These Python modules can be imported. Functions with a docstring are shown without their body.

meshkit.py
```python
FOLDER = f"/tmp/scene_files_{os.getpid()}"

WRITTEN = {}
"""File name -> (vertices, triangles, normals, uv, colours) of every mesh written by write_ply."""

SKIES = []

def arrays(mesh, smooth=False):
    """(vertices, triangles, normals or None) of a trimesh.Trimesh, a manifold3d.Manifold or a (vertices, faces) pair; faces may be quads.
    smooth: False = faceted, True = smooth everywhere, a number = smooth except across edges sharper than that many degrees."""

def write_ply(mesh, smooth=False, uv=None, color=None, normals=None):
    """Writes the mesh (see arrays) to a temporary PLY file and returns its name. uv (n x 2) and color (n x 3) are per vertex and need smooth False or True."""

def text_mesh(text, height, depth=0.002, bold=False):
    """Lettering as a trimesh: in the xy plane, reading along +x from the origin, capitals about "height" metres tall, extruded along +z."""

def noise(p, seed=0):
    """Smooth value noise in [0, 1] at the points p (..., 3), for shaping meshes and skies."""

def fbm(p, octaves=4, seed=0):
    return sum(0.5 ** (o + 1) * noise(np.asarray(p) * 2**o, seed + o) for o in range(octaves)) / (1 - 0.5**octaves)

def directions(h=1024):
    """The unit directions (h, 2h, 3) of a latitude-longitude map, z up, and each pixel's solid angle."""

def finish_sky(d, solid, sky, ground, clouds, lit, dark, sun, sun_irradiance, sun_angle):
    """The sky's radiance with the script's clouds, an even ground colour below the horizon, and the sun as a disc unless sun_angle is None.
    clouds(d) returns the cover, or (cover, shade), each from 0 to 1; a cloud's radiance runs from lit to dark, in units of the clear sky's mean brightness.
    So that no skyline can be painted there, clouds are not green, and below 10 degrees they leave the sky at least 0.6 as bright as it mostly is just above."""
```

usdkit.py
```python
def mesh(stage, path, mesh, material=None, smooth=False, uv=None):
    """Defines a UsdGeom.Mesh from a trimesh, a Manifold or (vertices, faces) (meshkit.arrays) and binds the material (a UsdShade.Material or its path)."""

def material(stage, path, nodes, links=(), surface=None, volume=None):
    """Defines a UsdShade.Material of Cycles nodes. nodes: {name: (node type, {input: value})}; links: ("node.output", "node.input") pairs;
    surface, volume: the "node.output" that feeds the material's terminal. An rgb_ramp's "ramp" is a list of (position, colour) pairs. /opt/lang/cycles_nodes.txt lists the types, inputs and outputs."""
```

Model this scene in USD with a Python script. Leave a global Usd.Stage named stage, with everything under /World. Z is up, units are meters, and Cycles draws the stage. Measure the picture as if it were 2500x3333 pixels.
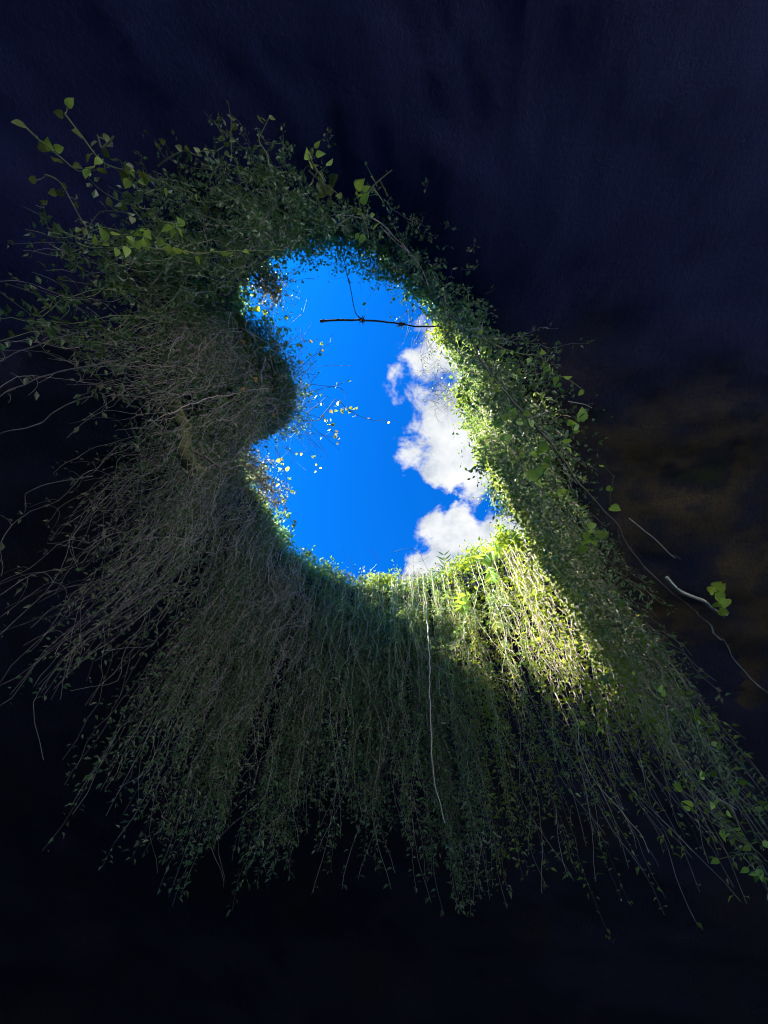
import math
import numpy as np
import trimesh
from shapely.geometry import Polygon, LineString, Point
from pxr import Usd, UsdGeom, UsdLux, UsdShade, Gf, Sdf, Vt
import usdkit
import meshkit

stage = Usd.Stage.CreateInMemory()
UsdGeom.SetStageUpAxis(stage, "Z")
UsdGeom.SetStageMetersPerUnit(stage, 1.0)
W = UsdGeom.Xform.Define(stage, "/World")
stage.SetDefaultPrim(W.GetPrim())
UsdGeom.Scope.Define(stage, "/World/Looks")
rng = np.random.default_rng(7)

# ------------------------------------------------------------------ camera
PITCH = math.radians(63.0)
EYE = np.array([0.0, 0.0, 1.6])
FPX = 1400.0                                   # focal length in pixels of the 2500 px wide photograph
FWD = np.array([0, math.cos(PITCH), math.sin(PITCH)])
UPV = np.array([0, -math.sin(PITCH), math.cos(PITCH)])
RGT = np.array([1.0, 0, 0])
cam = UsdGeom.Camera.Define(stage, "/World/camera")
cam.CreateHorizontalApertureAttr(36.0)
cam.CreateVerticalApertureAttr(48.0)
cam.CreateFocalLengthAttr(36.0 * FPX / 2500.0)
cam.CreateClippingRangeAttr(Gf.Vec2f(0.05, 20000))
cam.CreateExposureAttr(4.6)
M = Gf.Matrix4d(*RGT, 0, *UPV, 0, *(-FWD), 0, *EYE, 1)
UsdGeom.Xformable(cam).AddTransformOp().Set(M)

# ------------------------------------------------------------------ sky and sun
SUN_EL = math.radians(32.5)
SUN_H = np.array([-0.90, -0.43]); SUN_H /= np.linalg.norm(SUN_H)
SUN = np.array([*(SUN_H * math.cos(SUN_EL)), math.sin(SUN_EL)])
SUN_ROT = math.atan2(SUN[0], SUN[1])
SKY_STRENGTH, SUN_INTENSITY = 0.05, 0.5


def ray(px, py):
    """World direction through a pixel of the 2500 x 3333 photograph."""
    return (px - 1250) * RGT + (1666.5 - py) * UPV + FPX * FWD


def cloud_uv(px, py):
    r = ray(px, py)
    return r[0] / r[2], r[1] / r[2]


def dome():
    n, l = {}, []
    n["sky"] = ("sky_texture", dict(sky_type="single_scattering", sun_disc=False, sun_elevation=SUN_EL, sun_rotation=SUN_ROT,
                                    altitude=900.0, air_density=1.0, aerosol_density=1.6, ozone_density=3.0))
    n["gm"] = ("gamma", dict(gamma=1.6)); l.append(("sky.color", "gm.color"))
    n["deep"] = ("mix", dict(mix_type="multiply", fac=1.0, color2=SKY_TINT)); l.append(("gm.color", "deep.color1"))
    n["tc"] = ("texture_coordinate", {})
    n["sep"] = ("separate_xyz", {}); l.append(("tc.generated", "sep.vector"))
    n["zc"] = ("math", dict(math_type="maximum", value2=0.06)); l.append(("sep.z", "zc.value1"))
    n["u"] = ("math", dict(math_type="divide")); l += [("sep.x", "u.value1"), ("zc.value", "u.value2")]
    n["v"] = ("math", dict(math_type="divide")); l += [("sep.y", "v.value1"), ("zc.value", "v.value2")]
    n["uv"] = ("combine_xyz", dict(z=0.0)); l += [("u.value", "uv.x"), ("v.value", "uv.y")]
    n["big"] = ("noise_texture", dict(scale=2.1, detail=3.0, roughness=0.5)); l.append(("uv.vector", "big.vector"))
    n["fine"] = ("noise_texture", dict(scale=8.0, detail=9.0, roughness=0.62, distortion=0.25)); l.append(("uv.vector", "fine.vector"))
    # each cumulus: an ellipse in the plane of the cloud layer, its edge torn by the noise
    lobes = [((1480, 1060), 165, 90), ((1480, 1180), 205, 130), ((1490, 1300), 215, 140), ((1480, 1410), 190, 125), ((1450, 1500), 145, 95), ((1600, 1480), 140, 130), ((1590, 1565), 95, 85),
             ((1650, 1300), 170, 260), ((1470, 1750), 130, 105), ((1420, 1850), 115, 85), ((1560, 1840), 190, 120), ((1660, 1760), 150, 120),
             ((2050, 1150), 300, 380), ((2150, 1900), 330, 260), ((1300, 2200), 400, 130), ((150, 1950), 330, 200), ((500, 400), 300, 210), ((1450, 250), 420, 260), ((-250, 1150), 200, 300)]  # clouds out of view; the broad one behind is added for white fill
    prev = None
    for i, (c, a, b) in enumerate(lobes):
        (cu, cv), (du, _), (_, dv) = cloud_uv(*c), cloud_uv(c[0] + 1, c[1]), cloud_uv(c[0], c[1] + 1)
        a, b = a * abs(du - cu), b * abs(dv - cv)
        n[f"m{i}"] = ("mapping", dict(mapping_type="point", location=(-cu / a, -cv / b, 0), scale=(1 / a, 1 / b, 1))); l.append(("uv.vector", f"m{i}.vector"))
        n[f"d{i}"] = ("vector_math", dict(math_type="length")); l.append((f"m{i}.vector", f"d{i}.vector1"))
        if prev:
            n[f"k{i}"] = ("math", dict(math_type="smoothmin", value3=0.2)); l += [(prev, f"k{i}.value1"), (f"d{i}.value", f"k{i}.value2")]
            prev = f"k{i}.value"
        else:
            prev = f"d{i}.value"
    # field = 1 - distance + torn edge
    n["tear"] = ("math", dict(math_type="multiply_add", value2=3.1, value3=-1.56)); l.append(("fine.fac", "tear.value1"))
    n["tear2"] = ("math", dict(math_type="multiply_add", value2=0.9, value3=-0.45)); l.append(("big.fac", "tear2.value1"))
    n["f0"] = ("math", dict(math_type="subtract", value1=1.0)); l.append((prev, "f0.value2"))
    n["f1"] = ("math", dict(math_type="add")); l += [("f0.value", "f1.value1"), ("tear.value", "f1.value2")]
    n["f2"] = ("math", dict(math_type="add")); l += [("f1.value", "f2.value1"), ("tear2.value", "f2.value2")]
    n["cover"] = ("map_range", dict(range_type="smoothstep", from_min=-0.02, from_max=0.42, to_min=0.0, to_max=1.0, clamp=True)); l.append(("f2.value", "cover.value"))
    n["shade"] = ("noise_texture", dict(scale=7.5, detail=8.0, roughness=0.62)); l.append(("uv.vector", "shade.vector"))
    n["tone"] = ("rgb_ramp", {"ramp": [(0.0, (1.9, 2.3, 3.0)), (0.38, (2.9, 3.2, 3.75)), (0.52, (4.4, 4.6, 4.8)), (0.64, (5.4, 5.4, 5.4)), (1.0, (5.8, 5.8, 5.7))]}); l.append(("shade.fac", "tone.fac"))
    n["lit"] = ("mix", dict(mix_type="multiply", fac=1.0, color2=(CLOUD, CLOUD, CLOUD))); l.append(("tone.color", "lit.color1"))
    n["mixed"] = ("mix", dict(mix_type="mix")); l += [("cover.result", "mixed.fac"), ("deep.color", "mixed.color1"), ("lit.color", "mixed.color2")]
    n["bg"] = ("background_shader", dict(strength=SKY_STRENGTH)); l.append(("mixed.color", "bg.color"))
    m = usdkit.material(stage, "/World/Looks/sky_air", n, l, surface="bg.background")
    d = UsdLux.DomeLight.Define(stage, "/World/sky")
    UsdShade.MaterialBindingAPI.Apply(d.GetPrim()).Bind(m)
    d.GetPrim().SetCustomDataByKey("kind", "structure")


CLOUD = 0.162
SKY_TINT = (0.005, 0.172, 0.27)
dome()
sun = UsdLux.DistantLight.Define(stage, "/World/sun")
sun.CreateNormalizeAttr(True)
sun.CreateIntensityAttr(SUN_INTENSITY)
sun.CreateAngleAttr(0.5)
sun.CreateColorAttr(Gf.Vec3f(1.0, 0.93, 0.80))
zx = SUN / np.linalg.norm(SUN)
xx = np.cross([0, 0, 1.0], zx); xx /= np.linalg.norm(xx)
yx = np.cross(zx, xx)
UsdGeom.Xformable(sun).AddTransformOp().Set(Gf.Matrix4d(*xx, 0, *yx, 0, *zx, 0, 0, 0, 30, 1))

# ------------------------------------------------------------------ helpers
used = {}


def path_for(name, parent="/World"):
    k = (parent, name)
    i = used.get(k, -1) + 1
    used[k] = i
    return f"{parent}/{name}" if i == 0 else f"{parent}/{name}_{i:03d}"


def tag(prim, label=None, cat=None, group=None, kind=None):
    for k, v in (("label", label), ("category", cat), ("group", group), ("kind", kind)):
        if v:
            prim.SetCustomDataByKey(k, v)
    return prim


def thing(name, label, cat, group=None, kind=None, at=(0, 0, 0)):
    x = UsdGeom.Xform.Define(stage, path_for(name))
    if np.any(np.asarray(at) != 0):
        x.AddTranslateOp().Set(Gf.Vec3d(*map(float, at)))
    tag(x.GetPrim(), label, cat, group, kind)
    return x.GetPrim()


def part(parent, name, mesh, mat, smooth=False, kind=None, label=None, at=(0, 0, 0)):
    if not isinstance(parent, str):
        parent = str(parent.GetPath())
    v, f = (np.asarray(mesh[0], float), np.asarray(mesh[1])) if isinstance(mesh, tuple) else (mesh.vertices, mesh.faces)
    p = usdkit.mesh(stage, path_for(name, parent), (np.asarray(v) - np.asarray(at), f), mat, smooth=smooth).GetPrim()
    tag(p, label=label, kind=kind)
    return p


def cat_meshes(parts):
    vs, fs, n = [], [], 0
    for v, f in parts:
        vs.append(v); fs.append(np.asarray(f) + n); n += len(v)
    return np.vstack(vs), np.vstack(fs)


def tubes(P, R, sides=3):
    """P (N,K,3) polylines, R (N,K) radii: all of them as one mesh of thin tubes."""
    P = np.asarray(P, float); N, K, _ = P.shape
    T = np.gradient(P, axis=1); T /= np.linalg.norm(T, axis=2, keepdims=True) + 1e-12
    ref = np.where(np.abs(T[..., :1]) < 0.8, np.array([1.0, 0, 0]), np.array([0, 1.0, 0]))
    A = np.cross(T, ref); A /= np.linalg.norm(A, axis=2, keepdims=True) + 1e-12
    B = np.cross(T, A)
    ang = np.arange(sides) * 2 * np.pi / sides
    R = np.broadcast_to(R, (N, K))
    V = P[:, :, None] + R[:, :, None, None] * (np.cos(ang)[:, None] * A[:, :, None] + np.sin(ang)[:, None] * B[:, :, None])
    idx = np.arange(N * K * sides).reshape(N, K, sides)
    a, b = idx[:, :-1], idx[:, 1:]
    q = np.stack([a, np.roll(a, -1, 2), np.roll(b, -1, 2), b], -1).reshape(-1, 4)
    return V.reshape(-1, 3), np.vstack([q[:, [0, 1, 2]], q[:, [0, 2, 3]]])


def tube(points, r0, r1=None, sides=5, fine=6, wob=0.0):
    p = np.asarray(points, float)
    if len(p) > 2:                                   # smooth the line
        t = np.arange(len(p)); tt = np.linspace(0, len(p) - 1, (len(p) - 1) * fine + 1)
        from scipy.interpolate import PchipInterpolator
        p = PchipInterpolator(t, p)(tt)
    else:
        p = np.linspace(p[0], p[1], fine + 1)
    if wob:
        p = p + wob * (np.stack([meshkit.noise(p * 9 + k * 31.7) for k in range(3)], -1) - 0.5)
    R = np.linspace(r0, r0 if r1 is None else r1, len(p))
    v, f = tubes(p[None], R[None], sides)
    n = len(p)
    caps = [(0, k + 1, k) for k in range(1, sides - 1)] + [((n - 1) * sides, (n - 1) * sides + k, (n - 1) * sides + k + 1) for k in range(1, sides - 1)]
    return v, np.vstack([f, np.array(caps)])


def compact(v, f):
    u, inv = np.unique(f, return_inverse=True)
    return v[u], inv.reshape(f.shape)


def unit(a):
    return a / (np.linalg.norm(a, axis=-1, keepdims=True) + 1e-12)


def small_leaves(P, D, Nn, L, wid=0.5, fold=0.12):
    """Many small pointed leaves: base P, direction D, face normal Nn, length L. Each is one folded island."""
    P, D = np.asarray(P, float), unit(np.asarray(D, float)); n = len(P)
    S = unit(np.cross(D, Nn)); Nn = np.cross(S, D)
    L = np.broadcast_to(L, (n,))[:, None]
    w = wid * L * 0.5
    v = np.stack([P, P + D * L * 0.42 + S * w + Nn * fold * L, P + D * L * 0.42 - S * w + Nn * fold * L, P + D * L - Nn * 0.12 * L, P + D * L * 0.45], 1)
    f = np.array([[0, 4, 1], [0, 2, 4], [4, 3, 1], [4, 2, 3]])
    return v.reshape(-1, 3), (f[None] + 5 * np.arange(n)[:, None, None]).reshape(-1, 3)


# outlines of single large leaves: half outline (along, across), mirrored
SHAPES = {
    "pointed": [(0.0, 0.0), (0.03, 0.16), (0.14, 0.27), (0.30, 0.31), (0.50, 0.25), (0.70, 0.15), (0.86, 0.06), (1.0, 0.0)],
    "heart": [(0.06, 0.0), (-0.04, 0.14), (0.0, 0.30), (0.15, 0.42), (0.36, 0.44), (0.58, 0.36), (0.80, 0.18), (1.0, 0.0)],
    "lobed": [(0.04, 0.0), (-0.06, 0.16), (0.0, 0.30), (0.10, 0.33), (0.16, 0.47), (0.30, 0.44), (0.38, 0.50), (0.48, 0.40), (0.60, 0.42), (0.68, 0.28), (0.80, 0.26), (0.86, 0.12), (1.0, 0.0)],
    "narrow": [(0.0, 0.0), (0.12, 0.055), (0.30, 0.085), (0.55, 0.07), (0.80, 0.035), (1.0, 0.0)],
}


def big_leaf(shape, L, base, d, nrm, curl=0.15, fold=0.18, seed=0):
    h = np.array(SHAPES[shape])
    mid = np.stack([h[:, 0], 0 * h[:, 0]], 1); mid[:, 0] = np.maximum(mid[:, 0], 0.03)
    k = len(h)
    pts = np.vstack([mid, h * [1, 1], h * [1, -1]])
    r = np.random.default_rng(seed)
    x, y = pts[:, 0], pts[:, 1]
    z = fold * np.abs(y) - curl * x ** 2 + 0.05 * np.sin(7 * x + 5 * np.abs(y) + r.uniform(0, 6)) * np.abs(y)
    d = unit(np.asarray(d, float)); s = unit(np.cross(d, nrm)); nn = np.cross(s, d)
    V = np.asarray(base) + L * (x[:, None] * d + y[:, None] * s + z[:, None] * nn)
    f = []
    for i in range(k - 1):
        f += [(i, i + 1, k + i + 1), (i, k + i + 1, k + i), (i, 2 * k + i + 1, i + 1), (i, 2 * k + i, 2 * k + i + 1)]
    return V, np.array(f)


# ------------------------------------------------------------------ materials
def leaf_mat(name, ramp, trans=(0.30, 0.42, 0.05), mixv=0.38, rough=0.38, spec=0.5, patch=None):
    n = {"g": ("geometry", {}), "r": ("rgb_ramp", {"ramp": ramp}),
         "nz": ("noise_texture", dict(scale=1.1, detail=3.0, roughness=0.6)), "nf": ("noise_texture", dict(scale=60.0, detail=2.0)),
         "mm": ("math", dict(math_type="multiply_add", value2=0.65, value3=0.0)), "m2": ("math", dict(math_type="multiply_add", value2=0.55)),
         "vf": ("map_range", dict(from_min=0.2, from_max=0.8, to_min=0.75, to_max=1.2)),
         "hv": ("hsv", dict(hue=0.5, saturation=1.0, fac=1.0)),
         "p": ("principled_bsdf", dict(roughness=rough, specular_ior_level=spec)), "tc": ("mix", dict(mix_type="multiply", fac=1.0, color2=trans)),
         "gain": ("mix", dict(mix_type="mix", fac=0.55, color2=trans)),
         "t": ("translucent_bsdf", {}), "x": ("mix_closure", dict(fac=mixv))}
    l = [("g.random_per_island", "mm.value1"), ("g.position", "nz.vector"), ("g.position", "nf.vector"), ("nz.fac", "m2.value1"), ("mm.value", "m2.value3"), ("m2.value", "r.fac"),
         ("nf.fac", "vf.value"), ("vf.result", "hv.value"), ("r.color", "hv.color"), ("hv.color", "p.base_color"), ("hv.color", "gain.color1"), ("gain.color", "t.color"),
         ("p.BSDF", "x.closure1"), ("t.BSDF", "x.closure2")]
    n.pop("tc")
    return usdkit.material(stage, f"/World/Looks/{name}", n, l, surface="x.closure")


def bark_mat(name, c0, c1, scale=30.0, rough=0.8, bump=0.4):
    n = {"g": ("geometry", {}), "nz": ("noise_texture", dict(scale=scale, detail=5.0, roughness=0.65)), "r": ("rgb_ramp", {"ramp": [(0.3, c0), (0.7, c1)]}),
         "n2": ("noise_texture", dict(scale=1.3, detail=2.0)), "a": ("math", dict(math_type="multiply_add", value2=0.5)), "i": ("math", dict(math_type="multiply_add", value2=0.3, value3=-0.1)),
         "b": ("bump", dict(strength=bump, distance=0.01)), "p": ("principled_bsdf", dict(roughness=rough, specular_ior_level=0.3))}
    l = [("g.position", "nz.vector"), ("g.position", "n2.vector"), ("g.random_per_island", "i.value1"), ("i.value", "a.value3"), ("nz.fac", "a.value1")]
    n["a2"] = ("math", dict(math_type="multiply_add", value2=0.6)); l += [("n2.fac", "a2.value1"), ("a.value", "a2.value3"), ("a2.value", "r.fac"), ("nz.fac", "b.height"), ("b.normal", "p.normal"), ("r.color", "p.base_color")]
    return usdkit.material(stage, f"/World/Looks/{name}", n, l, surface="p.BSDF")


def rock_mat(name, c0, c1, c2, moss, scale=0.9, stain=None):
    n = {"g": ("geometry", {}), "n1": ("noise_texture", dict(scale=scale, detail=8.0, roughness=0.65, distortion=0.4)), "r": ("rgb_ramp", {"ramp": [(0.32, c0), (0.5, c1), (0.7, c2)]}),
         "n2": ("noise_texture", dict(scale=0.55, detail=6.0, roughness=0.6)), "mr": ("map_range", dict(from_min=0.50, from_max=0.62, to_min=0.0, to_max=0.85, clamp=True)),
         "mx": ("mix", dict(mix_type="mix", color2=moss)), "n3": ("noise_texture", dict(scale=22.0, detail=8.0, roughness=0.75)), "b": ("bump", dict(strength=0.6, distance=0.05)),
         "p": ("principled_bsdf", dict(roughness=0.85, specular_ior_level=0.25))}
    l = [("g.position", "n1.vector"), ("g.position", "n2.vector"), ("g.position", "n3.vector"), ("n1.fac", "r.fac"), ("n2.fac", "mr.value"), ("mr.result", "mx.fac"), ("r.color", "mx.color1"),
         ("n3.fac", "b.height"), ("b.normal", "p.normal"), ("mx.color", "p.base_color")]
    if stain:                                    # an iron brown, mossy bed to the north of the opening
        n["sx"] = ("separate_xyz", {}); n["sa"] = ("math", dict(math_type="multiply_add", value2=3.0)); n["sm"] = ("map_range", dict(range_type="smoothstep", from_min=1.3, from_max=3.4, to_min=0.0, to_max=1.0, clamp=True))
        n["sn"] = ("noise_texture", dict(scale=0.8, detail=6.0, roughness=0.62)); n["sr"] = ("rgb_ramp", {"ramp": [(0.30, c0), (0.44, stain[0]), (0.54, stain[1]), (0.60, stain[0]), (0.72, stain[2])]})
        n["sq"] = ("mix", dict(mix_type="mix"))
        l.remove(("mx.color", "p.base_color"))
        l += [("g.position", "sx.vector"), ("n2.fac", "sa.value1"), ("sx.y", "sa.value3"), ("sa.value", "sm.value"), ("g.position", "sn.vector"), ("sn.fac", "sr.fac"),
              ("sm.result", "sq.fac"), ("mx.color", "sq.color1"), ("sr.color", "sq.color2"), ("sq.color", "p.base_color")]
    return usdkit.material(stage, f"/World/Looks/{name}", n, l, surface="p.BSDF")


IVY = leaf_mat("ivy_leaf", [(0.15, (0.035, 0.085, 0.045)), (0.5, (0.085, 0.16, 0.07)), (0.72, (0.18, 0.25, 0.10)), (0.92, (0.44, 0.46, 0.26))], rough=0.30, spec=0.7)
IVY_SUNLIT = leaf_mat("sunlit_leaf", [(0.15, (0.06, 0.13, 0.02)), (0.5, (0.10, 0.16, 0.014)), (0.9, (0.22, 0.24, 0.03))], trans=(0.45, 0.50, 0.02), mixv=0.45)  # ivy for the sunlit parts, the sun's yellow green put into its colour
IVY_DRY = leaf_mat("withered_leaf", [(0.15, (0.10, 0.12, 0.07)), (0.5, (0.19, 0.18, 0.11)), (0.9, (0.32, 0.25, 0.15))], trans=(0.35, 0.30, 0.10), mixv=0.35)
BIGLEAF = leaf_mat("broad_leaf", [(0.1, (0.30, 0.44, 0.06)), (0.9, (0.40, 0.52, 0.08))], trans=(0.55, 0.70, 0.10), mixv=0.5)
YELLOW = leaf_mat("yellow_leaf", [(0.1, (0.45, 0.36, 0.02)), (0.9, (0.60, 0.46, 0.03))], trans=(0.85, 0.75, 0.03), mixv=0.5)
AMBER = leaf_mat("amber_leaf", [(0.1, (0.25, 0.13, 0.04)), (0.9, (0.36, 0.22, 0.05))], trans=(0.5, 0.30, 0.04), mixv=0.45)
OLIVE = leaf_mat("olive_leaf", [(0.1, (0.10, 0.14, 0.03)), (0.9, (0.16, 0.17, 0.04))], trans=(0.30, 0.34, 0.04), mixv=0.3)
FERN = leaf_mat("fern_leaf", [(0.1, (0.10, 0.22, 0.03)), (0.9, (0.16, 0.28, 0.03))], trans=(0.45, 0.65, 0.05), mixv=0.5)
STEM = bark_mat("vine_stem", (0.16, 0.13, 0.12), (0.49, 0.42, 0.385))
STEM_GREEN = bark_mat("green_stem", (0.10, 0.13, 0.05), (0.24, 0.25, 0.12))
STEM_PALE = bark_mat("pale_stem", (0.28, 0.25, 0.21), (0.50, 0.46, 0.40))
BARK = bark_mat("woody_vine_bark", (0.07, 0.055, 0.05), (0.17, 0.13, 0.11), scale=45)
DARKTWIG = bark_mat("dark_twig_bark", (0.018, 0.015, 0.014), (0.05, 0.04, 0.035), scale=50)
MOSSBARK = bark_mat("mossy_bark", (0.05, 0.045, 0.03), (0.20, 0.20, 0.075), scale=22, bump=1.0)
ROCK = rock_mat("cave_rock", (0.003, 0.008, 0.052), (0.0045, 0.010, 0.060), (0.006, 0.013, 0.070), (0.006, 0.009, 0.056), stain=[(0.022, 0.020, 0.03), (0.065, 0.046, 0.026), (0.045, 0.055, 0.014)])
WALL = rock_mat("shade_black_cave_wall", (0.004, 0.006, 0.022), (0.008, 0.010, 0.032), (0.016, 0.016, 0.042), (0.012, 0.012, 0.02))  # darkness of the shaded walls put into the base colour
FLOOR = rock_mat("cave_floor_rubble", (0.40, 0.40, 0.40), (0.53, 0.53, 0.52), (0.64, 0.63, 0.62), (0.35, 0.33, 0.25), scale=1.8)
SOIL = rock_mat("forest_soil", (0.05, 0.045, 0.03), (0.09, 0.08, 0.05), (0.14, 0.12, 0.08), (0.07, 0.10, 0.03), scale=2.0)
BERRY = bark_mat("berry_skin", (0.02, 0.012, 0.02), (0.05, 0.025, 0.04), rough=0.3)

# ------------------------------------------------------------------ the hole in the cave roof
FILL_MOUTH_AZ, FILL_MOUTH_HALF, FILL_MOUTH_TOP = 300.0, 44.0, 4.0  # opening out of view, added to bring daylight onto the vines
H = 6.0                                     # height of the rim above the eye
HZ = EYE[2] + H
K_ = 2500 / 1659.0
# outline of the opening in the photograph (in the view of 1659 px) : rock edge, somewhat outside the fringe of leaves
RIM_PX = [(735, 508), (800, 528), (858, 572), (902, 622), (935, 655), (968, 690), (985, 750), (1008, 800), (1022, 860), (1028, 910), (1050, 965), (1075, 1025), (1110, 1080), (1140, 1118), (1165, 1150),
          (1110, 1190), (1040, 1215), (975, 1240), (920, 1262), (860, 1275), (790, 1272), (720, 1258), (655, 1230), (612, 1192), (580, 1135), (555, 1080), (515, 1030), (500, 975), (535, 930), (585, 905), (612, 862), (606, 815), (575, 770), (535, 728), (490, 690), (500, 640), (530, 598), (580, 555), (630, 532), (685, 512)]


def at_z(px, py, z):
    r = ray(px, py)
    return EYE + r * ((z - EYE[2]) / r[2])


rim = np.array([at_z(x * K_, y * K_, HZ)[:2] for x, y in RIM_PX])
POLY = Polygon(rim)
CEN = np.array(POLY.centroid.coords[0])
NT = 420
TH = np.linspace(-np.pi, np.pi, NT, endpoint=False)
RR = []
for t in TH:
    hit = POLY.exterior.intersection(LineString([CEN, CEN + 30 * np.array([math.cos(t), math.sin(t)])]))
    RR.append(np.max([np.hypot(*(np.array(g.coords[0]) - CEN)) for g in getattr(hit, "geoms", [hit])]))
RR = np.array(RR)
RR = np.real(np.fft.ifft(np.fft.fft(RR) * np.exp(-(np.minimum(np.arange(NT), NT - np.arange(NT)) / 34.0) ** 2)))
RMEAN = RR.mean()


def r_of(theta):
    return np.interp(np.mod(theta + np.pi, 2 * np.pi), np.append(TH, np.pi) + np.pi, np.append(RR, RR[0]))


def place(theta, s):
    """Horizontal point at the angle theta about the hole's middle, s metres outside the rock edge."""
    theta, s = np.asarray(theta, float), np.asarray(s, float)
    r0 = r_of(theta); k = np.clip(s / 9.0, 0, 1)
    r = r0 * (1 - k) + RMEAN * k + s
    return CEN + np.stack([np.cos(theta), np.sin(theta)], -1) * r[..., None]


UNDER_S = np.array([0.0, 0.12, 0.45, 1.0, 2.2, 4.0, 6.5, 9.0, 11.0, 12.3, 13.0])
UNDER_Z = HZ + np.array([0.0, -0.28, -0.62, -0.85, -1.15, -1.6, -2.3, -3.4, -5.0, -6.9, -8.6])


def under(s):
    return np.interp(s, UNDER_S, UNDER_Z)


def over(s):
    return HZ + np.interp(s, [0, 0.12, 0.5, 1.5, 4, 13, 15, 18, 22, 26], [0.02, 0.16, 0.26, 0.38, 0.6, 0.9, 0.4, -3.0, -7.0, -8.4])


def shell(ss, zz, thetas, amp, flip=False, seed=0):
    S, T = np.meshgrid(ss, thetas, indexing="ij")
    XY = place(T, S)
    P = np.concatenate([XY, np.broadcast_to(zz[:, None], S.shape)[..., None]], -1)
    a = np.clip(S / 0.6, 0, 1) * amp
    d = (meshkit.fbm(P * 0.45, 4, seed) - 0.5) * 2.0 + 0.7 * (meshkit.fbm(P * 1.4, 4, seed + 9) - 0.5) * 2 + 0.35 * (meshkit.fbm(P * 4.2, 3, seed + 5) - 0.5) * 2
    P[..., 2] += d * a
    P[..., :2] += (XY - CEN) / np.linalg.norm(XY - CEN, axis=-1, keepdims=True) * (d * a * 0.5)[..., None]
    n, m = S.shape
    idx = np.arange(n * m).reshape(n, m)
    a_, b_ = idx[:-1], idx[1:]
    q = np.stack([a_, np.roll(a_, -1, 1), np.roll(b_, -1, 1), b_], -1).reshape(-1, 4)
    if flip:
        q = q[:, ::-1]
    return P.reshape(-1, 3), q


th = np.linspace(-np.pi, np.pi, 300, endpoint=False)
ss = np.concatenate([[0, 0.04, 0.12, 0.25, 0.45, 0.7], np.linspace(1.0, 13.0, 75)])
v, q = shell(ss, under(ss), th, 0.13, flip=True, seed=2)
mid = v[q].mean(1)
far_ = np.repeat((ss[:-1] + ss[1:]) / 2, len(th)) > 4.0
azm = np.degrees(np.arctan2(mid[:, 1], mid[:, 0]))                    # about the camera: painted shade tone everywhere but behind and to the right
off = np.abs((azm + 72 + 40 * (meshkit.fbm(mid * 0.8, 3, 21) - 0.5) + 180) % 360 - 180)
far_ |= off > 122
azc = np.degrees(np.arctan2(mid[:, 1] - CEN[1], mid[:, 0] - CEN[0]))
fill_mouth = (np.abs((azc - FILL_MOUTH_AZ + 180) % 360 - 180) < FILL_MOUTH_HALF + 5 * np.sin(mid[:, 2] * 2.1)) & (mid[:, 2] < FILL_MOUTH_TOP)   # low unseen entrance added behind the camera for fill light
p = usdkit.mesh(stage, path_for("cave_ceiling"), compact(v, q[~far_ & ~fill_mouth]), ROCK, smooth=True).GetPrim()
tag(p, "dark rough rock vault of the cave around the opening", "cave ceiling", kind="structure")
p = usdkit.mesh(stage, path_for("cave_wall"), compact(v, q[far_ & ~fill_mouth]), WALL, smooth=True).GetPrim()
tag(p, "lower and left wall of the cave with its shade painted in black", "cave wall", kind="structure")
st = np.concatenate([[0, 0.04, 0.12, 0.3, 0.5, 0.8], np.linspace(1.1, 13.5, 34), [14.5, 16, 18, 21, 26]])
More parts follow.
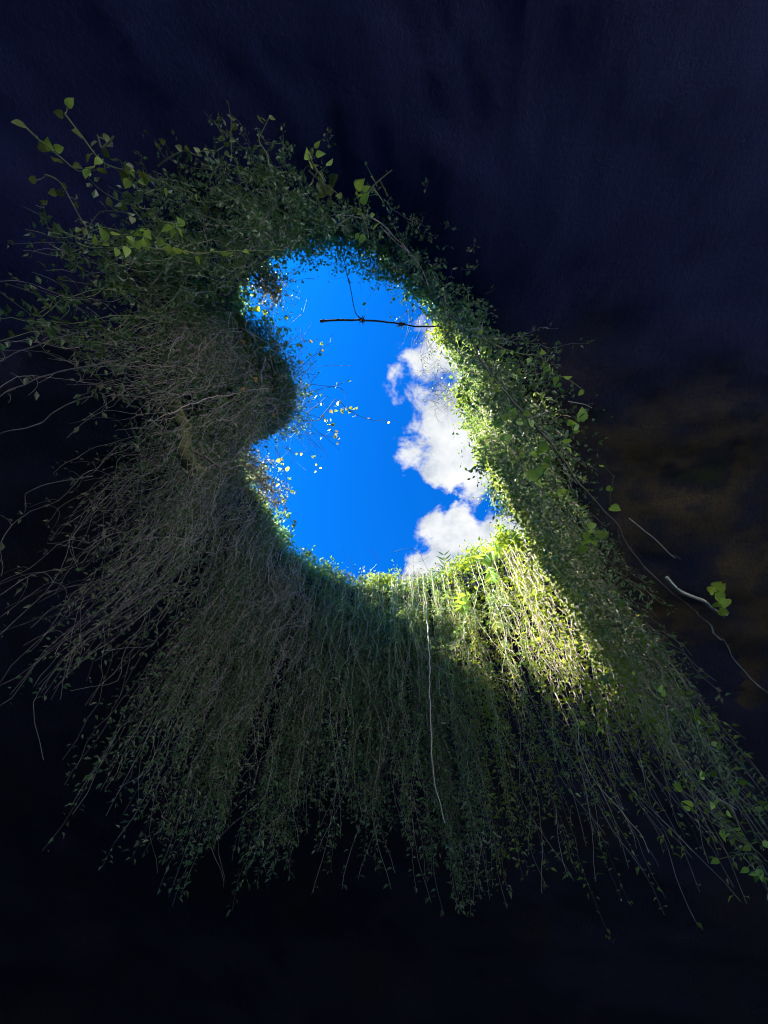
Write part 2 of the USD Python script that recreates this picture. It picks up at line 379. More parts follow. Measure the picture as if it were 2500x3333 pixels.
v, q = shell(st, over(st), th[::2], 0.10, seed=4)
mid2 = v[q].mean(1)
azc2 = np.degrees(np.arctan2(mid2[:, 1] - CEN[1], mid2[:, 0] - CEN[0]))
so_ = np.repeat((st[:-1] + st[1:]) / 2, len(th[::2]))
fill_cut = (np.abs((azc2 - FILL_MOUTH_AZ + 180) % 360 - 180) < FILL_MOUTH_HALF + 8) & (so_ > 11)  # terrain cut back so daylight reaches the added entrance
v, q = compact(v, q[~fill_cut])
p = usdkit.mesh(stage, path_for("terrain"), (v, q), SOIL, smooth=True).GetPrim()
tag(p, "soil of the ground above the cave around the hole", "terrain", kind="structure")
gx = np.linspace(-60, 60, 240)
X, Y = np.meshgrid(gx + CEN[0], gx + CEN[1], indexing="ij")
Z = -0.25 + 0.7 * (meshkit.fbm(np.stack([X, Y, 0 * X], -1) * 0.5, 5, 3) - 0.45)
idx = np.arange(X.size).reshape(X.shape)
q = np.stack([idx[:-1, :-1], idx[1:, :-1], idx[1:, 1:], idx[:-1, 1:]], -1).reshape(-1, 4)
p = usdkit.mesh(stage, path_for("ground"), (np.stack([X, Y, Z], -1).reshape(-1, 3), q), FLOOR, smooth=True).GetPrim()
tag(p, "rubble floor of the cave under the opening", "ground", kind="structure")


# ------------------------------------------------------------------ where on the rim: angle in the photograph about the zenith
def project(P):
    d = np.asarray(P, float) - EYE
    x, y, z = d @ RGT, d @ UPV, d @ FWD
    return np.stack([1250 + FPX * x / z, 1666.5 - FPX * y / z], -1)


def image_angle(P):
    q_ = project(P)
    return np.degrees(np.arctan2(q_[..., 1] - 953, q_[..., 0] - 1250)) % 360


ANG = image_angle(np.concatenate([place(TH, np.zeros(NT)), np.full((NT, 1), HZ)], 1))


def theta_of_pixel(px, py):
    xy = at_z(px, py, HZ)[:2] - CEN
    return math.atan2(xy[1], xy[0])


# tables by the angle about the rim's middle, from pixels on the rim: (px, py): tip height above eye, strands per metre, leaf spacing, leafiness, bareness
KEYS = [((735, 515), dict(tip=3.8, dens=32, leaf=0.9, dry=0.10, wav=0.7)),
        ((890, 615), dict(tip=3.7, dens=24, leaf=0.85, dry=0.10, wav=0.6)),
        ((975, 720), dict(tip=3.3, dens=34, leaf=0.8, dry=0.15, wav=0.5)),
        ((1010, 850), dict(tip=3.1, dens=54, leaf=0.9, dry=0.15, wav=0.4)),
        ((1075, 1030), dict(tip=2.5, dens=78, leaf=1.0, dry=0.2, wav=0.35)),
        ((1150, 1130), dict(tip=1.8, dens=46, leaf=0.7, dry=0.35, wav=0.3)),
        ((1060, 1200), dict(tip=1.9, dens=22, leaf=0.6, dry=0.35, wav=0.3)),
        ((940, 1255), dict(tip=2.2, dens=64, leaf=1.5, dry=0.3, wav=0.3)),
        ((790, 1270), dict(tip=2.3, dens=105, leaf=1.7, dry=0.3, wav=0.3)),
        ((660, 1230), dict(tip=2.3, dens=110, leaf=1.3, dry=0.3, wav=0.4)),
        ((590, 1140), dict(tip=2.2, dens=100, leaf=0.95, dry=0.5, wav=0.6)),
        ((515, 1030), dict(tip=2.3, dens=85, leaf=0.6, dry=0.4, wav=0.9)),
        ((590, 890), dict(tip=2.5, dens=85, leaf=0.5, dry=0.5, wav=1.2)),
        ((535, 740), dict(tip=2.4, dens=75, leaf=0.6, dry=0.4, wav=1.2)),
        ((500, 650), dict(tip=2.75, dens=66, leaf=0.7, dry=0.2, wav=1.0)),
        ((590, 550), dict(tip=3.2, dens=58, leaf=0.9, dry=0.1, wav=0.9)),
        ((680, 515), dict(tip=3.5, dens=46, leaf=0.9, dry=0.1, wav=0.8))]
KT = np.array([theta_of_pixel(x * K_, y * K_) for (x, y), _ in KEYS])
o_ = np.argsort(KT)


def key(name, theta):
    t = np.concatenate([KT[o_] - 2 * np.pi, KT[o_], KT[o_] + 2 * np.pi])
    vv = np.array([KEYS[i][1][name] for i in o_])
    return np.interp(theta, t, np.concatenate([vv, vv, vv]))


# arc length along the rim
fine_t = np.linspace(-np.pi, np.pi, 4001)
pl = place(fine_t, 0 * fine_t)
arc = np.concatenate([[0], np.cumsum(np.linalg.norm(np.diff(pl, axis=0), axis=1))])


def sample_rim(density, r, lo=None, hi=None):
    """Random angles along the rim; density: strands per metre as a function of the angle."""
    w = density(0.5 * (fine_t[1:] + fine_t[:-1])) * np.diff(arc)
    # strands gather in bundles
    w = w * (0.35 + 1.3 * np.clip(meshkit.fbm(np.stack([pl[1:, 0] * 3.1, pl[1:, 1] * 3.1, 0 * pl[1:, 0]], -1), 3, 77) * 2 - 0.5, 0, 1.2))
    c = np.concatenate([[0], np.cumsum(w)])
    n = int(c[-1])
    return np.interp(r.uniform(0, c[-1], n), c, fine_t)


def strands(theta, r, K=34, smin=-0.12, smax=0.9, tip_jit=0.75, tipmul=1.0):
    """Polylines (N,K,3) of vines that hang from the rim, and their lengths."""
    n = len(theta)
    s0 = smin + (smax - smin) * r.beta(1.0, 2.4, n)
    top = np.where(s0 <= 0, HZ - 0.02, under(np.maximum(s0, 0)) + 0.05)
    base = place(theta, s0)
    d0 = np.linalg.norm(place(theta, 0 * theta), axis=1)
    tip = EYE[2] + key("tip", theta) * (1 + np.maximum(s0, 0) / np.maximum(d0, 0.8)) * tipmul + (meshkit.fbm(np.stack([base[:, 0] * 1.3, base[:, 1] * 1.3, 0 * base[:, 0]], -1), 3, 5) - 0.5) * 1.9 + tip_jit * (r.beta(1.2, 2.2, n) * 2.6 - 0.5)
    tip = np.clip(tip, EYE[2] + 1.0, top - 0.35)
    t = np.linspace(0, 1, K)[None]
    z = top[:, None] + (tip - top)[:, None] * t
    wav = key("wav", theta)[:, None]
    P = np.zeros((n, K, 3))
    P[..., :2] = base[:, None]
    P[..., 2] = z
    ph = r.uniform(0, 100, (n, 1))
    lead = (top[:, None] - z)
    # drift shared by neighbours, then each strand's own wander
    sh = np.stack([P[..., 0] * 0.8, P[..., 1] * 0.8, P[..., 2] * 0.55], -1)
    for k in range(2):
        own = meshkit.fbm(np.stack([ph + 0 * z, z * 0.9, z * 0 + 17 * k + ph * 0.37], -1), 3, 11 + k) - 0.5
        com = meshkit.fbm(sh, 2, 41 + k) - 0.5
        jag = meshkit.noise(np.stack([ph * 3.3 + 0 * z, z * 7.0, z * 0 + 5 * k], -1), 91 + k) - 0.5
        P[..., k] += wav * (own * 0.6 + com * 0.8) * np.minimum(lead, 1.6) * 0.55 + jag * 0.05 * np.minimum(lead * 3, 1)
    return P, top - tip


def leaves_on(P, length, r, spacing, Lmean, keep=1.0, droop=0.35, spread=0.03, bias=None):
    """Opposite leaves along the strands P; spacing (N,) metres between the pairs."""
    N, K, _ = P.shape
    cnt = np.maximum((length / spacing).astype(int), 1)
    which = np.repeat(np.arange(N), cnt)
    u = r.uniform(0, 1, len(which)) ** (1.0 if bias is None else bias[which]) * (K - 1.001)
    i = u.astype(int); f = (u - i)[:, None]
    base = P[which, i] * (1 - f) + P[which, i + 1] * f
    m = r.uniform(0, 1, len(base)) < keep
    base, which = base[m], which[m]
    a = r.uniform(0, 2 * np.pi, len(base))
    D = np.stack([np.cos(a), np.sin(a), -droop + 0.55 * r.normal(size=len(a))], -1)
    nrm = np.stack([0.55 * r.normal(size=len(a)), 0.55 * r.normal(size=len(a)), np.ones(len(a))], -1)
    L = Lmean * np.clip(r.normal(1.0, 0.28, len(a)), 0.45, 1.7)
    base = base + unit(D) * spread * r.uniform(0.2, 1.2, (len(a), 1))
    return base, D, nrm, L, which


# ------------------------------------------------------------------ the curtains of vines, one mass for each side of the hole
SECTORS = [  # (name, label, photo angle from, to about the zenith)
    ("ivy_curtain", "dense dark curtain of small leaved vines below the bottom edge of the hole", 78, 106),
    ("ivy_curtain", "thin stringy curtain of brown vines hanging left below the hole", 106, 126),
    ("ivy_curtain", "tangled bare brown vines beside the dark bulge left of the hole", 126, 165),
    ("ivy_curtain", "green leafy mass of creepers at the upper left of the hole", 165, 236),
    ("ivy_curtain", "sparse dark fringe of creeper at the top right of the hole", 236, 360),
    ("ivy_curtain", "dark ivy strip hanging along the right edge of the hole", 0, 57),
    ("ivy_curtain", "sunlit yellow green vines hanging from the lower right corner", 57, 78)]


def sector_of(P):
    a = image_angle(P)
    out = np.zeros(len(a), int)
    for i, (_, _, lo, hi) in enumerate(SECTORS):
        out[(a >= lo) & (a < hi)] = i
    return out


r1 = np.random.default_rng(101)
thetas = sample_rim(lambda t: key("dens", t) * 0.9, r1)
P, LEN = strands(thetas, r1)
sec = sector_of(P[:, 0])
leafy = key("leaf", thetas)
dry = key("dry", thetas)
rad = np.interp(leafy, [0.3, 0.8, 1.5], [0.0022, 0.0021, 0.0019])[:, None] * np.linspace(1.1, 0.45, P.shape[1])[None] * np.clip(r1.normal(1, 0.3, (len(thetas), 1)), 0.5, 2.2)
# side twigs that leave the strands and hang beside them
nt = 0.9
src = r1.choice(len(thetas), int(len(thetas) * nt * 1.0), p=(0.25 + key("wav", thetas)) / (0.25 + key("wav", thetas)).sum())
i0 = r1.integers(3, P.shape[1] - 8, len(src))
TW = np.zeros((len(src), 9, 3))
tt = np.linspace(0, 1, 9)
tl = r1.uniform(0.25, 0.95, len(src))
ta = r1.uniform(0, 2 * np.pi, len(src))
side = np.stack([np.cos(ta), np.sin(ta)], -1)
for k in range(9):
    TW[:, k] = P[src, i0]
    TW[:, k, :2] += side * (tl * 0.55 * (tt[k] ** 0.7) * (1 - 0.25 * tt[k]))[:, None]
    TW[:, k, 2] += tl * (0.22 * math.sin(2.4 * tt[k]) - 0.75 * tt[k] ** 1.7)
TW += 0.05 * (np.stack([meshkit.noise(TW * 6 + 13 * k) for k in range(3)], -1) - 0.5)
tsec = sec[src]

# creeper mat that covers the lip of the rock, above, on and under the edge
nm = 46000
mt = np.interp(r1.uniform(0, arc[-1], nm), arc, fine_t)
ms = r1.uniform(-0.16, 1.25, nm) * r1.uniform(0.3, 1, nm)
mang = image_angle(np.concatenate([place(mt, ms), np.full((nm, 1), HZ)], 1))
topside = r1.uniform(0, 1, nm) < 0.32
mz = np.where(topside, over(np.maximum(ms, 0)) + r1.gamma(1.6, 0.05, nm), under(np.maximum(ms, 0)) - r1.gamma(1.5, 0.07, nm))
mz = np.where(ms < 0, HZ + r1.normal(-0.05, 0.11, nm), mz)
MP = np.concatenate([place(mt, ms), mz[:, None]], 1)
MP[:, :2] += 0.10 * r1.normal(size=(nm, 2)) * 0.5
# thinner where the photograph shows bare rock behind (top right)
keepm = r1.uniform(0, 1, nm) < np.where(((mang > 215) | (mang < 25)) & (ms > np.where(mang > 235, 0.25, 0.40)), 0.0, 1.0)
keepm &= r1.uniform(0, 1, nm) < np.where((((mang > 183) & (mang < 206)) | ((mang > 125) & (mang < 134))) & (ms < 0.4), 0.3, 1.0)    # lacy notches where the sky shows
MP, mt, ms, topside = MP[keepm], mt[keepm], ms[keepm], topside[keepm]
msec = sector_of(np.concatenate([place(mt, np.maximum(ms, 0)), np.full((len(mt), 1), HZ)], 1))
ma = r1.uniform(0, 2 * np.pi, len(MP))
MD = np.stack([np.cos(ma), np.sin(ma), r1.normal(-0.25, 0.5, len(ma))], -1)
MN = np.stack([0.7 * r1.normal(size=len(ma)), 0.7 * r1.normal(size=len(ma)), np.ones(len(ma))], -1)
ML = 0.050 * np.clip(r1.normal(1, 0.3, len(ma)), 0.4, 1.8)

spacing = 0.020 / np.maximum(leafy, 0.12)
lb, lD, lN, lL, lw = leaves_on(P, LEN, r1, spacing, 1.0, bias=np.interp(leafy, [0.3, 0.7, 1.2], [2.2, 1.7, 1.1]))
lL = lL * np.interp(leafy, [0.3, 0.7, 1.2], [0.030, 0.036, 0.043])[lw]
dryl = r1.uniform(0, 1, len(lb)) < dry[lw] * 0.8
tb, tD, tN, tL, tw = leaves_on(TW, tl, r1, 0.055 / np.maximum(leafy[src], 0.15), 0.042)

for i, (name, label, lo, hi) in enumerate(SECTORS):
    o = thing(name, label, "vines", kind="stuff")
    m = sec == i
    sv = tubes(P[m], rad[m])
    m2 = tsec == i
    sv2 = tubes(TW[m2], np.linspace(0.0026, 0.0011, 9)[None])
    part(o, "stems", cat_meshes([sv, sv2]), STEM, smooth=True, kind="stuff")
    k1, k2, k3 = (sec[lw] == i) & ~dryl, tsec[tw] == i, msec == i
    part(o, "leaves", cat_meshes([small_leaves(lb[k1], lD[k1], lN[k1], lL[k1], 0.52), small_leaves(tb[k2], tD[k2], tN[k2], tL[k2], 0.5)]), IVY_SUNLIT if i == 6 else IVY, kind="stuff")
    k4 = (sec[lw] == i) & dryl
    part(o, "dry_leaves", small_leaves(lb[k4], lD[k4], lN[k4], lL[k4], 0.42), IVY_DRY, kind="stuff")
    part(o, "creeper_leaves", small_leaves(MP[k3], MD[k3], MN[k3], ML[k3], 0.62), IVY_SUNLIT if i == 6 else IVY, kind="stuff")

# ------------------------------------------------------------------ where a pixel meets the curtain
ring_cache = {}


def ring(s):
    if s not in ring_cache:
        ring_cache[s] = Polygon(place(fine_t[::10], np.full(len(fine_t[::10]), s))).exterior
    return ring_cache[s]


def on_curtain(px, py, s=-0.18, low=2.7):
    """The point where the sight line of a pixel of the photograph meets the hanging curtain (s metres outside the rim), never lower than the tips of the vines."""
    r = ray(px, py)
    h = np.hypot(r[0], r[1])
    hit = ring(0.0).intersection(LineString([(0, 0), (r[0] / h * 40, r[1] / h * 40)]))
    d = min(np.hypot(*g.coords[0]) for g in getattr(hit, "geoms", [hit]))
    d = max(d + s, 0.5 * d, (low if py < 2050 else 1.5) * h / r[2])
    return EYE + r * (d / h)


def line_on_curtain(pts, s=-0.18):
    return np.array([on_curtain(x, y, s) for x, y in pts])


def z5(pts, x0, y0, k):
    """Coordinates read off an enlarged crop of the photograph."""
    return [(x0 + k * x, y0 + k * y) for x, y in pts]


# ------------------------------------------------------------------ single hanging vines
VK = 40


def make_vine(seed, length, leaf_gap, leafL, leafmat, stemmat, bend, twigs=3, r0=0.0045, double=False, wid=0.5):
    r = np.random.default_rng(seed)
    t = np.linspace(0, 1, VK)
    P = np.zeros((1, VK, 3))
    P[0, :, 2] = -length * t
    for k in range(2):
        P[0, :, k] = bend * (meshkit.fbm(np.stack([seed * 3.7 + 0 * t, t * length * 0.9, 9.1 * k + 0 * t], -1), 3, seed) - 0.5) * np.minimum(t * length, 1.5) * 1.3 \
            + 0.03 * (meshkit.noise(np.stack([seed + 0 * t, t * length * 8, 4.0 * k + 0 * t], -1), seed) - 0.5) * np.minimum(t * length * 2, 1)
    stems = [tubes(P, np.linspace(r0, r0 * 0.4, VK)[None], 4)]
    if double:                                   # a thinner companion winds along the stem
        Q = P.copy(); ph = r.uniform(0, 6)
        Q[0, :, 0] += 0.018 * np.cos(t * length * 9 + ph); Q[0, :, 1] += 0.018 * np.sin(t * length * 9 + ph)
        stems.append(tubes(Q, np.full((1, VK), r0 * 0.45), 3))
    lv = [leaves_on(P, np.array([length]), r, np.array([leaf_gap]), leafL, droop=0.2, spread=0.02)[:4]]
    for k in range(twigs):
        i = r.integers(6, VK - 6); tl = r.uniform(0.2, 0.6); a = r.uniform(0, 6.28)
        u = np.linspace(0, 1, 8)
        T = P[0, i] + np.stack([np.cos(a) * tl * 0.45 * u ** 0.8, np.sin(a) * tl * 0.45 * u ** 0.8, tl * (0.2 * np.sin(2.4 * u) - 0.7 * u ** 1.7)], -1)
        stems.append(tubes(T[None], np.linspace(r0 * 0.6, r0 * 0.3, 8)[None], 3))
        lv.append(leaves_on(T[None], np.array([tl]), r, np.array([leaf_gap * 0.8]), leafL, droop=0.2, spread=0.02)[:4])
    b, D, n_, L = (np.concatenate([x[k] for x in lv]) for k in range(4))
    return cat_meshes(stems), small_leaves(b, D, n_, L, wid)


PROTO = {}


def proto(kind, k):
    """The first vine of each build is an ordinary thing; later ones refer to it."""
    spec = {"sunny": dict(leaf_gap=0.075, leafL=0.052, leafmat=IVY_SUNLIT, stemmat=STEM, bend=0.35, twigs=5, r0=0.0030, wid=0.5),
            "leafy": dict(leaf_gap=0.040, leafL=0.043, leafmat=IVY, stemmat=STEM, bend=0.35, twigs=5, r0=0.0028),
            "bare": dict(leaf_gap=0.30, leafL=0.05, leafmat=IVY_DRY, stemmat=STEM, bend=0.7, twigs=10, r0=0.0027),
            "green": dict(leaf_gap=0.045, leafL=0.045, leafmat=IVY, stemmat=STEM_GREEN, bend=0.45, twigs=5, r0=0.0045, wid=0.6)}[kind]
    length = [3.9, 3.5, 3.1, 2.7, 2.2, 1.6][k]
    return spec, length


def hang_vine(kind, k, theta, s, rz, scale, name, label, group):
    top = HZ - 0.02 if s <= 0 else under(s) + 0.05
    xy = place(theta, s)
    path = path_for(name)
    x = UsdGeom.Xform.Define(stage, path)
    x.AddTranslateOp().Set(Gf.Vec3d(float(xy[0]), float(xy[1]), float(top)))
    x.AddRotateZOp().Set(float(rz))
    x.AddScaleOp().Set(Gf.Vec3f(float(scale)))
    tag(x.GetPrim(), label, "vine", group)
    if (kind, k) not in PROTO:
        spec, length = proto(kind, k)
        spec = dict(spec)
        sv, lv = make_vine(100 + 10 * k + len(kind), length, **spec)
        part(path, "stem", sv, spec["stemmat"], smooth=True)
        part(path, "leaves", lv, spec["leafmat"], kind="stuff")
        PROTO[(kind, k)] = path
    else:
        x.GetPrim().GetReferences().AddInternalReference(PROTO[(kind, k)])
        x.GetPrim().SetInstanceable(True)


r2 = np.random.default_rng(55)
VINES = [  # photo pixels along the rim (1659 px view), number, kind, name, label, group, inward s range, proto range
    ([(1165, 1150), (1110, 1190), (1060, 1205)], 38, "sunny", "hanging_vine", ('beside the dark strip', 'in the middle of the lit corner', 'beside the bright fern'), "sunlit vine of the lower right corner", "sunlit vines at the lower right corner", (-0.25, 0.7), (0, 4)),
    ([(1150, 1125), (1165, 1150)], 22, "sunny", "hanging_vine", ('at the edge of the ivy strip', 'half way along the corner', 'next to the lit corner'), "leafy vine at the lower right border", "long vines of the lit band at the right", (-0.2, 0.9), (0, 3)),
    ([(1055, 1205), (930, 1258)], 26, "leafy", "hanging_vine", ('nearest the bright fern', 'below the yellow mound', 'toward the single pale stem'), "dim vine below the bottom rim", "separate vines below the fern", (-0.22, 0.3), (0, 3)),
    ([(925, 1260), (790, 1272), (690, 1245)], 42, "leafy", "hanging_vine", ('right of the single pale stem', 'left of the single pale stem', 'toward the bare brown vines'), "thin leafy vine of the lower curtain", "vines on the face of the lower curtain", (-0.30, 0.05), (0, 4)),
    ([(680, 1240), (612, 1192), (585, 1145)], 34, "bare", "hanging_vine", ('next to the leafy curtain', 'in the middle of the bare ones', 'nearest the lower left gap of sky'), "bare brown vine at the lower left", "bare vines at the lower left", (-0.25, 0.4), (0, 4)),
    ([(580, 1135), (515, 1030), (500, 975), (560, 915)], 36, "bare", "hanging_vine", ('below the lower left gap of sky', 'beside the mossy trunk', 'under the tip of the bulge'), "bare pale brown vine trailing left", "bare vines below the bulge", (-0.25, 0.8), (0, 4)),
    ([(612, 862), (575, 770), (535, 728)], 26, "bare", "hanging_vine", ('at the tip of the bulge', 'across the middle of the bulge', 'at the top of the bulge'), "wavy bare vine over the dark bulge", "bare vines over the bulge", (-0.1, 0.8), (0, 4)),
    ([(495, 690), (500, 640), (540, 590)], 26, "green", "hanging_vine", ('just above the bulge', 'beside the yellow leaves', 'nearest the green mass'), "green creeper trailing left", "creepers trailing left from the upper left edge", (-0.1, 0.8), (1, 4)),
    ([(550, 580), (630, 532), (720, 510)], 26, "green", "hanging_vine", ('at its left end', 'in its middle', 'near the bright sprig'), "leafy creeper above the hole", "creepers in the green mass above the hole", (0.0, 0.8), (2, 5)),
    ([(985, 750), (1022, 860), (1050, 965), (1075, 1025)], 20, "leafy", "hanging_vine", ('near the top of the strip', 'in the upper half of the strip', 'in the lower half of the strip'), "dark vine of the right ivy strip", "vines of the right hand strip", (-0.2, 0.5), (1, 4))]
def described(label, group, places, u, length):
    size = "short" if length < 2.5 else "long" if length > 3.3 else "middling"
    where_ = places[min(int(u * 3), 2)]
    return f"{size} {label}, {where_}", f"{size} {group}, {where_}"


LENGTHS = np.array([3.9, 3.5, 3.1, 2.7, 2.2, 1.6])
for pts, count, kind, name, places, label, group, (s0, s1), (k0, k1) in VINES:
    tt_ = np.unwrap([theta_of_pixel(x * K_, y * K_) for x, y in pts])
    u = np.sort(r2.uniform(0, len(pts) - 1, count))
    for u_, t_ in zip(u, np.interp(u, np.arange(len(pts)), tt_)):
        s_ = float(s0 + (s1 - s0) * r2.beta(1, 1.6))
        d0 = np.linalg.norm(place(t_, 0.0))
        tip = EYE[2] + float(key("tip", t_)) * (1 + max(s_, 0) / max(d0, 0.8)) + (r2.beta(1.2, 2.2) * 2.2 - 0.7)
        want = max((HZ if s_ <= 0 else under(s_)) - tip, 1.2)
        k_ = int(np.argmin(abs(LENGTHS - want)))
        hang_vine(kind, k_, float(t_), s_, float(r2.uniform(0, 360)), float(np.clip(want / LENGTHS[k_], 0.8, 1.12)), name, *described(label, group, places, u_ / (len(pts) - 1), want))


# ------------------------------------------------------------------ sprays with single large leaves
seedc = [0]


def spray(label, stem_pts, leaves, shape, size, mat, stem_r=0.004, s=-0.3, z=None, low=2.4, name="leafy_spray", cat="spray", group=None, stemmat=None, jitter=0.35, tips=None, mats=None, face=0.55):
    """A thing with one stem and single leaves. stem_pts and leaves: pixels of the photograph; size: leaf length in photograph pixels; z: height of the whole, else it lies on the curtain."""
    r = np.random.default_rng(900 + seedc[0]); seedc[0] += 1
    where = (lambda x, y: at_z(x, y, z)) if z else (lambda x, y: on_curtain(x, y, s, low))
    S = np.array([where(*q_) for q_ in stem_pts])
    o = thing(name, label, cat, group, at=S[0])
    part(o, "stem", tube(S, stem_r, stem_r * 0.5, 5, 6, wob=0.02), stemmat or STEM_GREEN, smooth=True, at=S[0])
    fine = np.concatenate([np.linspace(S[i], S[i + 1], 30) for i in range(len(S) - 1)])
    for i, lf in enumerate(leaves):
        (x, y), size_i = lf[0], 0.88 * size * lf[1]
        c = where(x, y) + 0.02 * r.normal(size=3)
        view = c - EYE; dist = np.linalg.norm(view)
        L = size_i * dist / FPX * r.uniform(0.85, 1.15)
        near = fine[np.argmin(np.linalg.norm(fine - c, axis=1))]
        d = c - near
        if np.linalg.norm(d) < 0.25 * L:
            d = d + 0.5 * L * unit(r.normal(size=3)) + np.array([0, 0, -0.5 * L])
        d = unit(d + jitter * np.linalg.norm(d) * r.normal(size=3) + np.array([0, 0, -0.25]) * np.linalg.norm(d))
        nrm = -unit(view) * face + np.array([0, 0, -0.35]) + 0.5 * r.normal(size=3)
        nrm = nrm - d * (nrm @ d)
        base = c - 0.45 * L * d
        m = mat if mats is None else mats[i % len(mats)]
        lp = part(o, "leaf", big_leaf(shape, L, base, d, unit(nrm), curl=r.uniform(0.05, 0.3), fold=r.uniform(0.05, 0.3), seed=i), m, smooth=40, at=S[0])
        if np.linalg.norm(base - near) > 0.015:
            part(lp, "leaf_stalk", tube([near, 0.5 * (near + base) + np.array([0, 0, 0.15 * L]), base], 0.0022, 0.0018, 3, 3), stemmat or STEM_GREEN, at=S[0])
    return o


def one(pts):
    return [(q_,  1.0) for q_ in pts]


# upper left: hanging creepers with pale pointed leaves
C3 = lambda pts: z5(pts, 0, 300, 0.6028)
spray("long level creeper with a row of pale pointed leaves left of the hole", C3([(400, 800), (490, 828), (640, 832), (860, 848), (1080, 865), (1320, 855), (1560, 850)]),
      [(q_, w) for q_, w in zip(C3([(515, 828), (542, 842), (607, 838), (735, 835), (725, 860), (795, 830), (818, 858), (895, 850), (930, 872), (940, 845), (1022, 874), (1065, 897), (1140, 858), (1195, 857), (1247, 870), (1292, 880), (1330, 838)]),
                                [1.05, 1.1, 1, 1, 1, .9, 1.1, 1, .9, 1.2, .9, .9, .8, .8, .7, .7, .8])], "pointed", 30, BIGLEAF, s=-0.45, low=2.2)
spray("creeper with pale drooping leaves just above the long level one", C3([(570, 800), (640, 770), (700, 770), (760, 735), (830, 725)]),
      [(q_, w) for q_, w in zip(C3([(594, 788), (622, 800), (655, 795), (682, 812), (698, 800), (700, 752), (715, 768), (737, 760), (753, 748), (786, 727), (823, 768)]), [1.1, 1.3, 1, 1.2, 1, .8, 1, 1, 1, 1.1, 1.3])], "pointed", 30, BIGLEAF, s=-0.45, low=2.2)
spray("short creeper with seven hanging pale leaves above the row of leaves", C3([(870, 705), (930, 712), (990, 715)]),
      [(q_, w) for q_, w in zip(C3([(885, 728), (903, 738), (930, 718), (942, 738), (968, 748), (982, 720), (900, 725)]), [1.2, 1.4, 1, 1, 1.3, 1, 1.1])], "pointed", 30, BIGLEAF, s=-0.45, low=2.2)
spray("lone creeper slanting across the far upper left with few leaves", C3([(110, 160), (190, 240), (320, 345), (430, 420), (540, 400)]),
      one(C3([(112, 160), (130, 187), (222, 272), (238, 262), (325, 362), (300, 335), (295, 402), (445, 432), (440, 420)])), "heart", 24, OLIVE, mats=[OLIVE, BIGLEAF])
spray("slanting creeper with clusters of dull green leaves at the upper left", C3([(350, 115), (425, 220), (480, 290), (590, 390), (740, 440), (900, 490), (1080, 575)]),
      one(C3([(355, 122), (345, 118), (428, 218), (480, 287), (520, 372), (515, 355), (550, 375), (572, 405), (650, 380), (668, 440), (690, 455), (705, 450), (732, 462), (680, 440), (722, 405), (760, 452), (772, 480), (795, 470), (812, 488), (825, 495), (760, 410), (1040, 562), (1062, 575), (1085, 580)])), "heart", 22, OLIVE, mats=[OLIVE, BIGLEAF, OLIVE])
spray("loose creeper with small leaves climbing into the dark at the far left", C3([(240, 455), (310, 480), (390, 600), (470, 720), (560, 640), (700, 660)]),
      one(C3([(345, 525), (352, 530), (210, 500), (310, 575), (375, 600), (415, 590), (470, 720), (485, 745), (590, 615), (640, 580), (705, 625), (700, 675), (710, 680)])), "heart", 18, OLIVE)
spray("pair of small leaves on a thin shoot in the upper left dark", C3([(620, 240), (560, 300), (540, 250), (530, 230)]), one(C3([(540, 250), (535, 235), (545, 268)])), "heart", 20, OLIVE)
for lab, st, lv in (("thin upright shoot with tiny leaves above the green mass", [(1250, 330), (1245, 240), (1250, 160), (1240, 100)], [(1245, 105), (1250, 145), (1270, 200), (1285, 190), (1255, 250), (1230, 330), (1265, 345)]),
                    ("second thin shoot with tiny leaves right of the upright one", [(1450, 390), (1440, 330), (1395, 250), (1420, 180), (1445, 130)], [(1445, 135), (1435, 142), (1420, 185), (1375, 185), (1390, 245), (1405, 262), (1385, 325), (1400, 320)]),
                    ("shoot with scattered leaves over the left part of the green mass", [(860, 400), (990, 320), (1050, 340), (1110, 310), (1180, 310)], [(865, 265), (880, 275), (870, 345), (985, 290), (985, 320), (1050, 320), (1052, 345), (1110, 315), (1182, 312)])):
    spray(lab, C3(st), one(C3(lv)), "heart", 16, OLIVE)
# top: two bright sprays against the dark vault
C5 = lambda pts: z5(pts, 900, 400, 0.3014)
spray("bright five leaved sprig standing alone in the dark above the hole", C5([(500, 640), (440, 520), (395, 430), (358, 340)]),
      [(q_, w) for q_, w in zip(C5([(435, 322), (312, 412), (412, 398), (342, 480), (498, 485), (556, 440)]), [1.0, 1.2, 1.15, 1.6, 1.1, 1.0])], "pointed", 27, BIGLEAF)
spray("dim broad leaves hanging below the bright five leaved sprig", C5([(360, 530), (430, 600), (520, 680), (580, 700)]),
      [(q_, w) for q_, w in zip(C5([(370, 548), (432, 575), (470, 640), (530, 690), (500, 600), (560, 660), (600, 700), (665, 640), (630, 812), (600, 755), (440, 640)]), [1, 1.3, 1.2, 1.3, 1, 1, 1, 1, .8, .8, 1])], "heart", 27, OLIVE)
spray("upright chain of bright pointed leaves at the top right edge", C5([(985, 1240), (960, 1120), (920, 990), (890, 820), (840, 620)]),
      [(q_, w) for q_, w in zip(C5([(845, 632), (860, 708), (905, 718), (846, 768), (875, 848), (924, 850), (948, 962), (915, 1022), (950, 1100), (1005, 1165), (970, 1185), (890, 780)]), [1.3, 1.2, 1.4, .9, 1.0, 1.6, .8, 1, 1, 1, 1.1, 1])], "pointed", 27, BIGLEAF)
